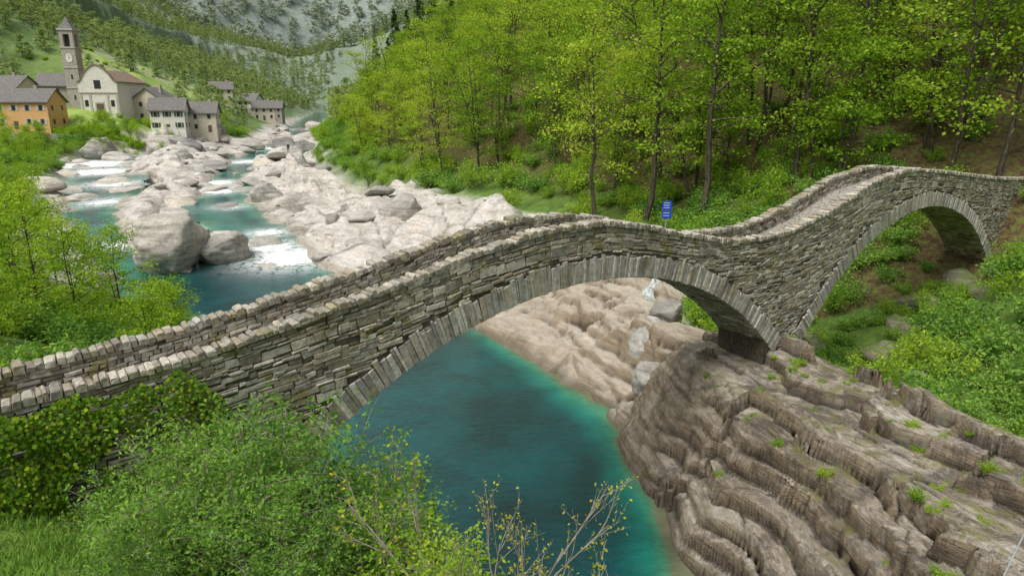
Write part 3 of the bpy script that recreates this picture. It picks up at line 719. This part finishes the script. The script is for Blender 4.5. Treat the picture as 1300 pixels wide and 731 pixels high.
for x_,y_,s_ in [(-36,190,.9),(-33,192,.8),(-30,186,1.0),(-26,180,.85),(-23,182,1.0),(-19,176,.95),(-28,196,.8),(-15,172,.9)]:
    obj('spruce_tree',conif[0],loc=(x_,y_,Hs(x_,y_)-.3),scale=(s_,s_,s_),rot=(0,0,x_))
print('forest',time.time()-T0)
young=[tree_mesh('alder_%d'%i,H,.06,cr,24,.17,26,400+i,[M_bark,M_leaf_y],sub=4,tr=.09,flat=.55,fork=1) for i,(H,cr) in enumerate([(7.5,2.8),(6,2.6),(9,3.2)])]
for x_,y_,k,s_ in [(-21,25,0,.9),(-25,30,1,1.),(-22,33,0,.85),(-27,37,2,.9),(-24,40,0,.9),(-30,40,0,1.),(-33,46,2,.85),(-29,46,1,.9),(-38,50,0,1.),(-18.5,22,1,.6),(-31,33,2,1),(-40,58,0,1),(-44,62,1,1),(-36,36,2,1.),(-49,70,2,.8),(-20,38,1,.7),(-27,49,1,.6),(-23,44.5,1,.65),(-17,30,1,.7)]:
    obj('alder_tree',young[k],loc=(x_,y_,Hs(x_,y_)-.2),scale=(s_,)*3,rot=(0,0,x_*3.1+y_))
x,y=grid_pts(-135,-52,70,215,6.5,lambda x,y:(x<np.interp(y,xl_y,xl_x)-3)&(y<188)&(x>-.74*y))
place('riverside_trees',young,x,y,.7,1.1)
# shrubs
shA=[shrub_mesh('shrub_a%d'%i,1.9,1.4,15,.15,11,500+i,[M_twig,M_leaf_y],jit=.16) for i in range(2)]
shB=[shrub_mesh('shrub_b%d'%i,1.6,1.5,15,.17,11,510+i,[M_twig,M_leaf_bush],jit=.16) for i in range(2)]
tcl=lambda x,y:((x-O[0])*n2[0]+(y-O[1])*n2[1],(x-O[0])*d2[0]+(y-O[1])*d2[1])
def clear_bridge(x,y,m=1.3):
    w_,t_=tcl(x,y);return ~((w_>-m)&(w_<2.6+m)&((t_<-10)|((t_>10)&(t_<16))|(t_>37)))
x,y=grid_pts(-45,48,14,60,1.75,lambda x,y:(rockmask(x,y)<np.where((x>15)&(y<36),.55,.2))&((x>12)|(x<-11))&(x<edge_f(y)+10)&(x>-42)&clear_bridge(x,y))
ok=rng.uniform(0,1,len(x))<np.where(x>0,.9,.6)
w_,t_=tcl(x,y);small=np.where((t_>14)&(t_<39)&(w_>-2)&(w_<5),.6,1.)*np.where(x>0,1.2,1)
place('undergrowth',shA+shB,x[ok],y[ok],.65,1.25,.1,[.2,.15,.35,.3],small[ok])
x,y=grid_pts(0,75,48,110,3.0,lambda x,y:(x>edge_f(y)+3)&(x<edge_f(y)+26)&clear_bridge(x,y)&(rockmask(x,y)<.2))
place('forest_understorey',shA+shB,x,y,.6,1.5,.1)
x,y=grid_pts(-120,20,60,260,3.4,lambda x,y:(rockmask(x,y)<.35)&(x<edge_f(y)+6)&(x>np.interp(y,xl_y,xl_x)-8))
place('bank_shrubs',shA+shB,x,y,.9,1.9,.1)
# foreground shrubs
hz=[shrub_mesh('hazel_%d'%i,3.8,1.6,24,.085,28,600+i,[M_twig,M_leaf_bush],twigs=14,jit=.08,lw=.5) for i in range(2)]
hy=shrub_mesh('maple_sapling',3.6,1.1,12,.10,13,620,[M_twig,M_leaf_y],twigs=9,jit=.09)
for x_,y_,k,s_ in [(-6.4,11.6,0,1.05),(-5.2,11.2,1,1.05),(-4.6,12.4,0,1.35),(-6.0,13.0,1,1.2),(-3.9,12.0,1,1.15),(-7.6,12.6,1,.8),(-3.9,10.2,0,.85),(-3.3,13.6,0,1.35),(-5.2,14.2,1,1.3),(-6.6,9.8,1,.55)]:
    obj('hazel_shrub',hz[k],loc=(x_,y_,Hs(x_,y_)-.1),scale=(s_,)*3,rot=(0,0,x_*7))
for x_,y_,s_ in [(-2.4,12.6,1.3),(-1.7,9.3,.9),(-.6,8.2,.75),(-3.4,14.4,1.55),(2.4,7.8,.85),(1.5,7.4,.7),(3.3,7.8,.95),(-1.2,10.0,.9),(4.2,8.0,.8),(-.9,7.4,.65),(.4,7.2,.6),(2.9,8.4,1.1)]:
    obj('maple_sapling',hy,loc=(x_,y_,Hs(x_,y_)-.1),scale=(s_,)*3,rot=(0,0,x_*5))
tuft=shrub_mesh('rock_tuft',.5,.45,14,.06,8,640,[M_twig,M_leaf_y],jit=.06,stem=.006)
x,y=grid_pts(8,18.5,9,34,.5,lambda x,y:rockmask(x,y)>.5)
zz,gg,cc=rockz(x,y);pr=.03+.3*(fbm2(x*.35,y*.35,2,33)>.3);ok=(rng.uniform(0,1,len(x))<pr)&(zz>2.5)&clear_bridge(x,y,.2)
scatter('rock_plants',[tuft],np.stack([x,y,zz-.12],1)[ok],rng.uniform(0,6.28,ok.sum()),rng.uniform(.25,.95,ok.sum()),np.zeros(ok.sum()))
def blades(n_,cxy,sx_,sy_,hmin,hmax,seed,mat,name,wd=.012):
    r=np.random.default_rng(seed);x=cxy[0]+r.uniform(-sx_,sx_,n_);y=cxy[1]+r.uniform(-sy_,sy_,n_);z=Hmain(x,y)[0]-.02
    h=r.uniform(hmin,hmax,n_)*(1+.5*fbm2(x*1.2,y*1.2,2,8));az=r.uniform(0,6.28,n_);ln=r.uniform(.2,.9,n_)*h
    b=np.stack([x,y,z],1);s_=np.stack([np.cos(az),np.sin(az),az*0],1)*wd;l=np.stack([-np.sin(az)*ln,np.cos(az)*ln,h],1)
    V=np.stack([b-s_,b+s_,b+l*np.array([.4,.4,.65])+s_*.8,b+l*np.array([.4,.4,.65])-s_*.8],1);V2=np.stack([b+l*np.array([.4,.4,.65])-s_*.8,b+l*np.array([.4,.4,.65])+s_*.8,b+l+s_*.1,b+l-s_*.1],1)
    V=np.concatenate([V.reshape(-1,3),V2.reshape(-1,3)]);return obj(name,mesh_q(name,V,np.arange(len(V)).reshape(-1,4),[mat]))
blades(60000,(-7.5,9.5),6.,4.5,.10,.30,5,M_grass,'grass',.009)
# ivy on the bridge wall
r=np.random.default_rng(9);n_=24000;t=r.uniform(-22,-11.4,n_);dd_=r.uniform(0,1,n_)
ztop=TT(t)-.15+.4*fbm2(t*1.3,t*0,3,6)-sstep(-14.2,-11.8,t)*3.2
zbot=np.interp(t,gl,gz_near)-.3
zz=zbot+(ztop-zbot)*dd_
kk=(zz<ztop)&(ztop>zbot)&(fbm2(t*1.1,zz*1.1,3,18)>-.4)
w_=-.06-r.exponential(.09,n_)-.16*(1+fbm2(t*1.5,zz*1.5,2,19))
C=np.stack([O[0]+d2[0]*t+n2[0]*w_,O[1]+d2[1]*t+n2[1]*w_,zz],1)[kk]
nn=len(C);no=r.normal(0,.45,(nn,3))+np.array([-n2[0],-n2[1],.35]);no/=np.linalg.norm(no,axis=1)[:,None]
tt=r.normal(size=(nn,3));tt-=no*(tt*no).sum(1)[:,None];tt/=np.linalg.norm(tt,axis=1)[:,None];bb=np.cross(no,tt);s_=r.uniform(.03,.06,nn)[:,None]
V=np.stack([C-tt*s_,C+bb*s_*.85,C+tt*s_,C-bb*s_*.85],1).reshape(-1,3)
obj('ivy',mesh_q('ivy',V,np.arange(len(V)).reshape(-1,4),[M_ivy]))
# ---------------------------------------------------------------- boulders
def boulder_mesh(name,seed,mat,sub=4,fl=.65,amp=.28):
    bm=bmesh.new();bmesh.ops.create_icosphere(bm,subdivisions=sub,radius=1);me=bpy.data.meshes.new(name);bm.to_mesh(me);bm.free()
    co=np.empty(len(me.vertices)*3,np.float32);me.vertices.foreach_get('co',co);co=co.reshape(-1,3).astype(float)
    r=np.random.default_rng(seed)
    for k in range(9):
        nn=r.normal(size=3);nn/=np.linalg.norm(nn);dcut=r.uniform(.58,.85);dt=co@nn;ov=np.clip(dt-dcut,0,None);co-=nn*(ov*.85)[:,None]
    nz=fbm3(co[:,0]*1.3+seed,co[:,1]*1.3,co[:,2]*1.3+9,4,seed);co*=(1+amp*nz)[:,None];co[:,2]*=fl
    me.vertices.foreach_set('co',co.astype(np.float32).ravel());me.polygons.foreach_set('use_smooth',np.ones(len(me.polygons),bool));me.materials.append(mat);me.update();return me
bmB=[boulder_mesh('boulder_m%d'%i,20+i,M_boulder,4,.42,.26) for i in range(6)]
bmG=[boulder_mesh('boulder_g%d'%i,40+i,M_boulder_g,5,.8) for i in range(3)]
bmM=[boulder_mesh('boulder_n%d'%i,60+i,M_boulder_m,4,.7) for i in range(3)]
for x_,y_,s_,k,zz in [(-35.5,71,(4.6,4.,4.6),0,2.2),(-31.5,73,(3.2,3,2.8),1,1.),(-108,182,(6,5,5),2,2),(-92,186,(5.5,5,5),0,2),(-84,178,(3.2,3,3),1,1)]:
    obj('granite_boulder',bmG[k],loc=(x_,y_,zwater(y_)+zz),scale=s_,rot=(0,0,x_))
for x_,y_,s_,zz in [(8.3,38.5,(1.7,1.5,3.6),3.2),(7.9,35.6,(1.2,1.2,2.6),2.0),(7.4,34.2,(.9,.9,1.6),.6),(9.8,41,(1.3,1.,2),4.2)]:
    obj('river_boulder',bmG[int(s_[0]*10)%3],loc=(x_,y_,zz),scale=(s_[0],s_[1],s_[2]*.6),rot=(0,0,x_*9))
# person's standing spot: highest slab point near the right bank
qx,qy=np.meshgrid(np.linspace(-43,-37,25),np.linspace(120,132,40));qz=Hmain(qx,qy)[0];jm=np.unravel_index(np.argmax(qz-.05*np.hypot(qx+40,qy-126)),qz.shape);PPX,PPY,PPZ=float(qx[jm]),float(qy[jm]),float(qz[jm])
x,y=grid_pts(-110,2,66,330,4.4,lambda x,y:(rockmask(x,y)>.4)&(x<np.interp(y,xr_y,xr_x)))
kk=(rng.uniform(0,1,len(x))<.5)&(np.hypot(x-PPX,(y-PPY+5)*.4)>4);x=x[kk];y=y[kk]
z=np.maximum(Hmain(x,y)[0],zwater(y)-.5)
scatter('river_rocks',bmB+bmG[:1],np.stack([x,y,z],1),rng.uniform(0,6.28,len(x)),(.3+rng.uniform(0,1,len(x))**3*3.4)*np.clip(y/110,.6,1.5),rng.choice(7,len(x),p=[.15]*6+[.1]),rng.normal(0,.12,(len(x),2)))
for x_,y_,s_ in [(22,38,1.3),(24.5,41,1.0),(27,43,1.5),(31,46,1.2),(21,33,1.0),(29,41,1.),(19.5,42,1.2),(33,45,1.)]:
    obj('mossy_boulder',bmM[int(x_)%3],loc=(x_,y_,Hs(x_,y_)+.3),scale=(s_,s_*.8,s_),rot=(.2,0,x_*3))
print('rocks',time.time()-T0)
# ---------------------------------------------------------------- village
def flat_mat(name,c,var=.15,rough=.9,sc=1.5):
    m,nt=newmat(name);N=NT(nt);P=N.pos();f=N.noise(P,sc,4,.7)
    N.out(N.princ(N.ramp(f,[(.3,tuple(v*(1-var*1.5) for v in c)),(.7,tuple(v*(1+var) for v in c))]),rough));return m
W_white=flat_mat('white_plaster',(.72,.69,.62),.12);W_orange=flat_mat('orange_plaster',(.72,.42,.19),.08);W_cream=flat_mat('cream_plaster',(.60,.53,.43),.12);W_stone=flat_mat('rubble_wall',(.40,.37,.32),.3,.95,3)
W_roof=flat_mat('stone_slate_roof',(.17,.16,.15),.35,.85,2.5);W_glass=flat_mat('dark_window',(.04,.042,.045),.1,.3);W_roofb=flat_mat('brown_roof',(.24,.18,.135),.25,.9,2.5);W_trim=flat_mat('stone_trim',(.46,.43,.38),.1);W_green=flat_mat('green_shutter',(.05,.12,.07),.1)
def box(name,x0,x1,y0,y1,z0,z1,mat,par):
    V=[(x,y,z) for z in(z0,z1) for x,y in((x0,y0),(x1,y0),(x1,y1),(x0,y1))];return obj(name,mesh_q(name,V,[(3,2,1,0),(4,5,6,7),(0,1,5,4),(1,2,6,5),(2,3,7,6),(3,0,4,7)],[mat]),par)
def gable(name,w,d,h,rh,ov,mat,par,wmat,axis='x'):
    th=.3
    if axis=='x':
        a=d/2;pts=[(-a-ov,h-ov*rh/a),(0,h+rh),(a+ov,h-ov*rh/a),(a+ov,h-ov*rh/a+th),(0,h+rh+th),(-a-ov,h-ov*rh/a+th)]
        V=[(x,p,q) for x in(-w/2-ov,w/2+ov) for p,q in pts]
        g=[(x,p,q) for x in(-w/2,w/2) for p,q in((-a,h),(a,h),(0,h+rh-.01))]
    else:
        a=w/2;pts=[(-a-ov,h-ov*rh/a),(0,h+rh),(a+ov,h-ov*rh/a),(a+ov,h-ov*rh/a+th),(0,h+rh+th),(-a-ov,h-ov*rh/a+th)]
        V=[(p,y,q) for y in(-d/2-ov,d/2+ov) for p,q in pts]
        g=[(p,y,q) for y in(-d/2,d/2) for p,q in((-a,h),(a,h),(0,h+rh-.01))]
    Qs=[(i,(i+1)%6,(i+1)%6+6,i+6) for i in range(6)]+[(0,1,4,5),(1,2,3,4),(6,7,10,11),(7,8,9,10)]
    obj(name,mesh_q(name,V,Qs,[mat]),par)
    me=bpy.data.meshes.new('gable_walls');me.from_pydata(g,[],[(0,1,2),(3,4,5)]);me.materials.append(wmat);obj('gable_walls',me,par)
def house(name,x,y,z,w,d,h,rh,rot,wm,rm,ax='x',nw=3,fl=2,shut=None):
    e=bpy.data.objects.new(name,None);COL.objects.link(e);e.location=(x,y,z);e.rotation_euler=(0,0,rot)
    box('walls',-w/2,w/2,-d/2,d/2,-3,h,wm,e);gable('roof',w,d,h,rh,.6,rm,e,wm,ax)
    fh=h/fl
    for f in range(fl):
        for i in range(nw):
            cx_=-w/2+w*(i+.5)/nw;z0=f*fh+fh*.35;
            if f==0 and i==nw//2: box('door',cx_-.55,cx_+.55,-d/2-.04,-d/2+.1,0,2.1,M_wood,e);continue
            box('window_frame',cx_-.62,cx_+.62,-d/2-.05,-d/2+.1,z0-.12,z0+1.5,W_trim,e);box('window',cx_-.45,cx_+.45,-d/2-.07,-d/2,z0,z0+1.35,W_glass,e)
            if shut: 
                for s_ in(-1,1): box('shutter',cx_+s_*.9-.24,cx_+s_*.9+.24,-d/2-.08,-d/2-.0,z0-.05,z0+1.4,shut,e)
        for i in range(2):
            cy_=-d/2+d*(i+.5)/2;z0=f*fh+fh*.35
            for s_ in(-1,1): box('side_window',min(s_*w/2,s_*(w/2+.07)),max(s_*w/2,s_*(w/2+.07)),cy_-.45,cy_+.45,z0,z0+1.3,W_glass,e)
    box('chimney',w*.2,w*.2+.8,-.4,.4,h+rh*.3,h+rh+1.1,W_stone,e);return e
house('orange_house',-134,194,10.,17,10,7.2,3.2,.1,W_orange,W_roof,'x',5,2,W_cream)
house('stone_house',-151,190,8.5,12,9,5,3,.3,W_stone,W_roof,'x',3,1)
house('cream_house',-152,214,13,14,10,8,3.5,-.1,W_cream,W_roof,'x',3,2)
house('stone_house',-140,222,15,12,9,7,3.4,.2,W_stone,W_roof,'x',3,2)
house('white_house',-104,214,8.6,9.5,8,6.3,3.2,.25,W_white,W_roof,'x',3,2,W_green)
house('cream_house',-112,222,11,9,8,7.0,3.2,-.1,W_cream,W_roof,'y',2,2)
house('white_house',-97,222,8,8,7,6,3,.2,W_cream,W_roof,'x',2,2)
for x_,y_,wm,n3 in [(-112,318,W_cream,'cream_house'),(-122,330,W_white,'white_house'),(-119,352,W_stone,'stone_house'),(-130,318,W_cream,'cream_house')]:
    house(n3,x_,y_,Hs(x_,y_)+.5,9,8,5.5,3.,math.sin(x_)*.4,wm,W_roof,'x',3,2)
ch=bpy.data.objects.new('church',None);COL.objects.link(ch);ch.location=(-121,209,14.2);ch.rotation_euler=(0,0,.12)
box('nave_walls',-5.2,5.2,-1,20,-4,8.6,W_white,ch)
hw=5.35
prof=[(-hw,-4),(-hw,8.2),(-4.4,8.9),(-3.6,10.4),(-2.2,12.0),(-.9,12.9),(0,13.2),(.9,12.9),(2.2,12.0),(3.6,10.4),(4.4,8.9),(hw,8.2),(hw,-4)]
me=bpy.data.meshes.new('facade');m_=len(prof);me.from_pydata([(p,-1.7,q) for p,q in prof]+[(p,-1.05,q) for p,q in prof],[],[tuple(range(m_)),tuple(range(2*m_-1,m_-1,-1))]+[(i+m_,(i+1)%m_+m_,(i+1)%m_,i) for i in range(m_)]);me.materials.append(W_white);obj('facade',me,ch)
for i in range(1,m_-2):
    (a0,b0),(a1,b1)=prof[i],prof[i+1];
    V=[(a0,-1.95,b0),(a1,-1.95,b1),(a1,-.95,b1),(a0,-.95,b0),(a0*1.03,-1.95,b0+.32),(a1*1.03,-1.95,b1+.32),(a1*1.03,-.95,b1+.32),(a0*1.03,-.95,b0+.32)]
    obj('facade_coping',mesh_q('cop',V,[(0,1,5,4),(4,5,6,7),(1,2,6,5),(2,3,7,6),(3,0,4,7),(0,3,2,1)],[W_roofb]),ch)
gr=bpy.data.objects.new('roof_frame',None);COL.objects.link(gr);gr.parent=ch;gr.location=(0,9.6,0);gable('roof',10.8,20,8.6,3.2,.4,W_roofb,gr,W_white,'y')
box('church_door',-1,1,-1.78,-1.6,-1,2.4,M_wood,ch);box('door_surround',-1.35,1.35,-1.74,-1.6,-1,2.8,W_trim,ch)
box('cornice',-5.45,5.45,-1.9,-1.6,5.3,5.7,W_trim,ch)
for cx_ in(-4.9,-2.4,2.4,4.9): box('pilaster',cx_-.3,cx_+.3,-1.82,-1.6,-2,5.3,W_trim,ch)
box('facade_window',-.9,.9,-1.76,-1.6,6.6,9.0,W_glass,ch)
for s_ in(-1,1): box('niche',s_*3.6-.5,s_*3.6+.5,-1.75,-1.6,1.6,3.4,W_glass,ch)
tw=bpy.data.objects.new('bell_tower',None);COL.objects.link(tw);tw.location=(-131.5,215,14.5);tw.rotation_euler=(0,0,.12);tw.scale=(.8,.8,1.08)
box('shaft',-2.4,2.4,-2.4,2.4,-3,16.6,W_stone,tw)
for z_ in(6,11.4,16.6): box('string_course',-2.6,2.6,-2.6,2.6,z_,z_+.35,W_trim,tw)
for sx_ in(-1,1):
    for sy_ in(-1,1): box('belfry_pier',sx_*1.75-.65,sx_*1.75+.65,sy_*1.75-.65,sy_*1.75+.65,16.95,20.2,W_stone,tw)
box('belfry_core',-1.1,1.1,-1.1,1.1,16.95,20.2,W_glass,tw);box('belfry_head',-2.4,2.4,-2.4,2.4,20.2,21.2,W_stone,tw);box('belfry_cornice',-2.75,2.75,-2.75,2.75,21.2,21.6,W_trim,tw)
V=[(-2.6,-2.6,21.6),(2.6,-2.6,21.6),(2.6,2.6,21.6),(-2.6,2.6,21.6),(-1.1,-1.1,23.2),(1.1,-1.1,23.2),(1.1,1.1,23.2),(-1.1,1.1,23.2),(-.1,-.1,24.9),(.1,-.1,24.9),(.1,.1,24.9),(-.1,.1,24.9)]
obj('spire_roof',mesh_q('spire',V,[(0,1,5,4),(1,2,6,5),(2,3,7,6),(3,0,4,7),(4,5,9,8),(5,6,10,9),(6,7,11,10),(7,4,8,11),(8,9,10,11)],[W_roof]),tw)
bm=bmesh.new();bmesh.ops.create_cone(bm,cap_ends=True,segments=24,radius1=1.15,radius2=1.15,depth=.15,matrix=Matrix.Translation((0,-2.46,14))@Matrix.Rotation(math.pi/2,4,'X'));me=bpy.data.meshes.new('clock_face');bm.to_mesh(me);bm.free();me.materials.append(W_white);obj('clock_face',me,tw)
box('clock_hand',-.06,.06,-2.6,-2.55,14,14.8,W_glass,tw);box('clock_hand',0,.5,-2.61,-2.56,13.95,14.07,W_glass,tw)
for z_ in(3,8.5): box('slit_window',-.3,.3,-2.46,-2.3,z_,z_+1.2,W_glass,tw)
def wall(name,pts,h,th,mat):
    V=[];Qs=[]
    for i,(x_,y_) in enumerate(pts):
        z_=Hs(x_,y_);V+=[(x_,y_-th,z_-2),(x_,y_-th,z_+h),(x_,y_+th,z_+h),(x_,y_+th,z_-2)]
    for i in range(len(pts)-1):
        a=i*4
        for k in range(4): Qs.append((a+k,a+(k+1)%4,a+4+(k+1)%4,a+4+k))
    return obj(name,mesh_q(name,V,Qs,[mat]))
wall('terrace_wall',[(-150,186),(-135,184),(-120,187),(-108,192),(-98,197),(-90,203)],1.8,.4,W_stone)
for k,(yy,x0,x1) in enumerate([(262,-165,-128),(276,-172,-132),(292,-178,-134),(308,-184,-138),(325,-186,-142)]):
    wall('vineyard_wall',[(x0+(x1-x0)*i/12,yy+1.5*math.sin(i*.7+k)) for i in range(13)],.6,.3,W_stone)
hm=shrub_mesh('vine_shrub',2.4,1.6,20,.3,10,700,[M_bark,M_leaf_y],jit=.2)
x=np.concatenate([np.linspace(-125,-104,14)]*2);y=np.concatenate([np.linspace(188,194,14),np.linspace(190.5,196.5,14)])
place('vine_arbour',[hm],x,y,.9,1.2,.1)
x=rng.uniform(-178,-125,90);y=rng.uniform(245,345,90);place('meadow_bushes',[hm]+far_t[2:],x,y,.35,.8,.1)
x,y=grid_pts(-165,-88,180,245,6,lambda x,y:rng.uniform(0,1,x.shape)<.45)
w3=np.ones(len(x),bool)
for hx,hy_,hr in [(-134,194,12),(-151,190,9),(-152,214,10),(-140,222,9),(-104,214,8),(-112,222,7),(-97,222,7),(-121,215,14),(-131,215,6),(-121,203,9),(-121,196,6)]: w3&=np.hypot(x-hx,y-hy_)>hr
place('village_trees',young,x[w3],y[w3],.5,.9,.1)
# ---------------------------------------------------------------- small things
def cyl_between(name,p0,p1,r0,mat,par=None,sides=8,r1=None):
    V,Qt=tube(np.array([p0,(np.array(p0)+np.array(p1))/2,p1]),[r0,(r0+(r1 or r0))/2,r1 or r0],sides);return obj(name,mesh_q(name,V,Qt,[mat],smooth=True),par)
M_blue=flat_mat('blue_sign_paint',(.02,.09,.50),.05,.4);M_metal=flat_mat('galvanised_metal',(.30,.32,.35),.1,.4);M_whitep=flat_mat('white_paint',(.75,.75,.75),.03,.5)
sg=bpy.data.objects.new('information_sign',None);COL.objects.link(sg);sg.location=(11.6,51,Hs(11.6,51)+.6);sg.rotation_euler=(0,0,.1)
cyl_between('post',(0,0,-1.5),(0,0,5.0),.05,M_metal,sg)
box('panel_upper',-.36,.36,-.09,-.06,4.3,4.95,M_blue,sg);box('panel_lower',-.36,.36,-.09,-.06,3.65,4.2,M_blue,sg)
for z_ in(4.8,4.62,4.44,4.05,3.85): box('lettering',-.26,.2,-.1,-.091,z_-.02,z_+.02,M_whitep,sg)
fn=bpy.data.objects.new('wooden_fence',None);COL.objects.link(fn)
px=[(38+i*2.2,53.5+i*.6) for i in range(6)]
pz_=[Hs(a,b) for a,b in px]
for (a,b),c_ in zip(px,pz_): cyl_between('post',(a,b,c_-.5),(a,b,c_+1.2),.07,M_wood,fn)
for i in range(5):
    for hh in(.55,1.05): cyl_between('rail',(px[i][0],px[i][1],pz_[i]+hh),(px[i+1][0],px[i+1][1],pz_[i+1]+hh),.05,M_wood,fn)
cyl_between('steel_cable',(8.9,10.9,7.2),(14.5,15.5,11.2),.015,M_metal)
r=np.random.default_rng(77);A_=Acc();C=[]
def grow(p,d,l,rad_,lev):
    d=d/np.linalg.norm(d);q=np.linspace(0,1,5)[:,None];bend=r.normal(0,.12,3)*l;bend[2]=abs(bend[2])*.6
    pth=p+d*l*q+bend*q**2;A_.add(*tube(pth,rad_*(1-.6*q[:,0]),5 if lev<2 else 3),0)
    if lev>=1:
        for s_ in r.uniform(.3,1,4 if lev>=2 else 1): C.append(pth[0]+(pth[-1]-pth[0])*s_+r.normal(0,.03,3))
    if lev<3:
        for k in range(4 if lev<2 else 2):
            f=r.uniform(.35,.95);b=np.array([np.interp(f,q[:,0],pth[:,a]) for a in range(3)])
            nd=d+r.normal(0,.4,3);nd[2]=max(nd[2],.2);grow(b,nd,l*r.uniform(.4,.62),rad_*.55,lev+1)
for i in range(6):
    grow(np.array([r.uniform(-.25,.25),r.uniform(-.25,.25),-.3]),np.array([r.uniform(-.5,.5),r.uniform(-.2,.2),1]),r.uniform(1.3,2.1),.022,0)
A_.add(*leaves(np.array(C),.045,.026,r,.3),1)
bare=A_.mesh('bare_shrub',[M_twig,leaf_mat('bud_leaves',(.25,.24,.02),(.4,.38,.03),(.55,.5,.05))])
for x_,y_,s_,rz in [(.25,8.2,1.6,0),(1.3,8.2,1.5,2.),(-.5,8.8,1.35,4)]:
    obj('bare_shrub',bare,loc=(x_,y_,Hs(x_,y_)-.1),scale=(s_,)*3,rot=(0,0,rz))
def person(name,loc,rz,shirt,trs):
    V=[(0,0,.92),(0,0,1.15),(0,0,1.38),(0,0,1.5),(0,0,1.66),(.19,0,1.4),(.24,.02,1.12),(.22,-.1,.9),(-.19,0,1.4),(-.25,.02,1.12),(-.22,-.08,.88),(.1,0,.9),(.11,-.02,.5),(.12,0,.08),(.12,-.14,.04),(-.1,0,.9),(-.12,.06,.5),(-.14,.1,.08),(-.14,-.04,.04)]
    E=[(0,1),(1,2),(2,3),(3,4),(2,5),(5,6),(6,7),(2,8),(8,9),(9,10),(0,11),(11,12),(12,13),(13,14),(0,15),(15,16),(16,17),(17,18)]
    Rr=[.15,.13,.16,.06,.11,.07,.05,.035,.07,.05,.035,.1,.065,.045,.04,.1,.065,.045,.04]
    me=bpy.data.meshes.new(name);me.from_pydata(V,E,[]);o=obj(name,me,loc=loc,rot=(0,0,rz))
    m=o.modifiers.new('skin','SKIN')
    if not me.skin_vertices:
        bm=bmesh.new();bm.from_mesh(me);bm.verts.layers.skin.verify();bm.to_mesh(me);bm.free()
    for i,q in enumerate(Rr): me.skin_vertices[0].data[i].radius=(q,q)
    me.skin_vertices[0].data[0].use_root=True
    s_=o.modifiers.new('sub','SUBSURF');s_.levels=2;s_.render_levels=2
    mm,nt=newmat(name+'_clothes');N=NT(nt);tc=N.n('ShaderNodeTexCoord');sp=N.n('ShaderNodeSeparateXYZ');N.l(tc.outputs['Object'],sp.inputs[0])
    c=N.ramp(N.math('DIVIDE',sp.outputs['Z'],1.8),[(0,(.05,.04,.03)),(.05,trs),(.53,shirt),(.83,(.5,.32,.24)),(.94,(.05,.035,.02))],'CONSTANT');N.out(N.princ(c,.8));me.materials.append(mm);return o
person('standing_person',(PPX,PPY,PPZ),.4,(.02,.02,.03),(.03,.035,.06))
# ---------------------------------------------------------------- camera, light, world
cam=bpy.data.cameras.new('camera');cam.lens=24;cam.sensor_width=36;cam.clip_end=6000;cam.clip_start=.1
co=bpy.data.objects.new('camera',cam);COL.objects.link(co);co.location=(0,0,Zc);co.rotation_euler=(math.radians(90-15.2),0,0);scene.camera=co
sd=Vector((-.40,-.5,1.05)).normalized()
su=bpy.data.lights.new('sun','SUN');su.energy=2.7;su.angle=math.radians(28);su.color=(1,.97,.91);so=bpy.data.objects.new('sun',su);COL.objects.link(so);so.rotation_euler=sd.to_track_quat('Z','Y').to_euler();so.location=(-20,-20,60)
w=bpy.data.worlds.new('World');scene.world=w;w.use_nodes=True;nt=w.node_tree
for n_ in list(nt.nodes): nt.nodes.remove(n_)
sk=nt.nodes.new('ShaderNodeTexSky');sk.sky_type='NISHITA';sk.sun_disc=False;sk.sun_elevation=math.asin(sd.z);sk.sun_rotation=math.atan2(sd.x,sd.y)%(2*math.pi);sk.dust_density=4;sk.air_density=1.3
hs=nt.nodes.new('ShaderNodeHueSaturation');hs.inputs['Saturation'].default_value=.3
bg=nt.nodes.new('ShaderNodeBackground');bg.inputs['Strength'].default_value=.15;ou=nt.nodes.new('ShaderNodeOutputWorld')
nt.links.new(sk.outputs[0],hs.inputs['Color']);nt.links.new(hs.outputs[0],bg.inputs[0]);nt.links.new(bg.outputs[0],ou.inputs[0])
scene.view_settings.view_transform='Standard';scene.view_settings.look='None';scene.view_settings.exposure=0
print('done',time.time()-T0)
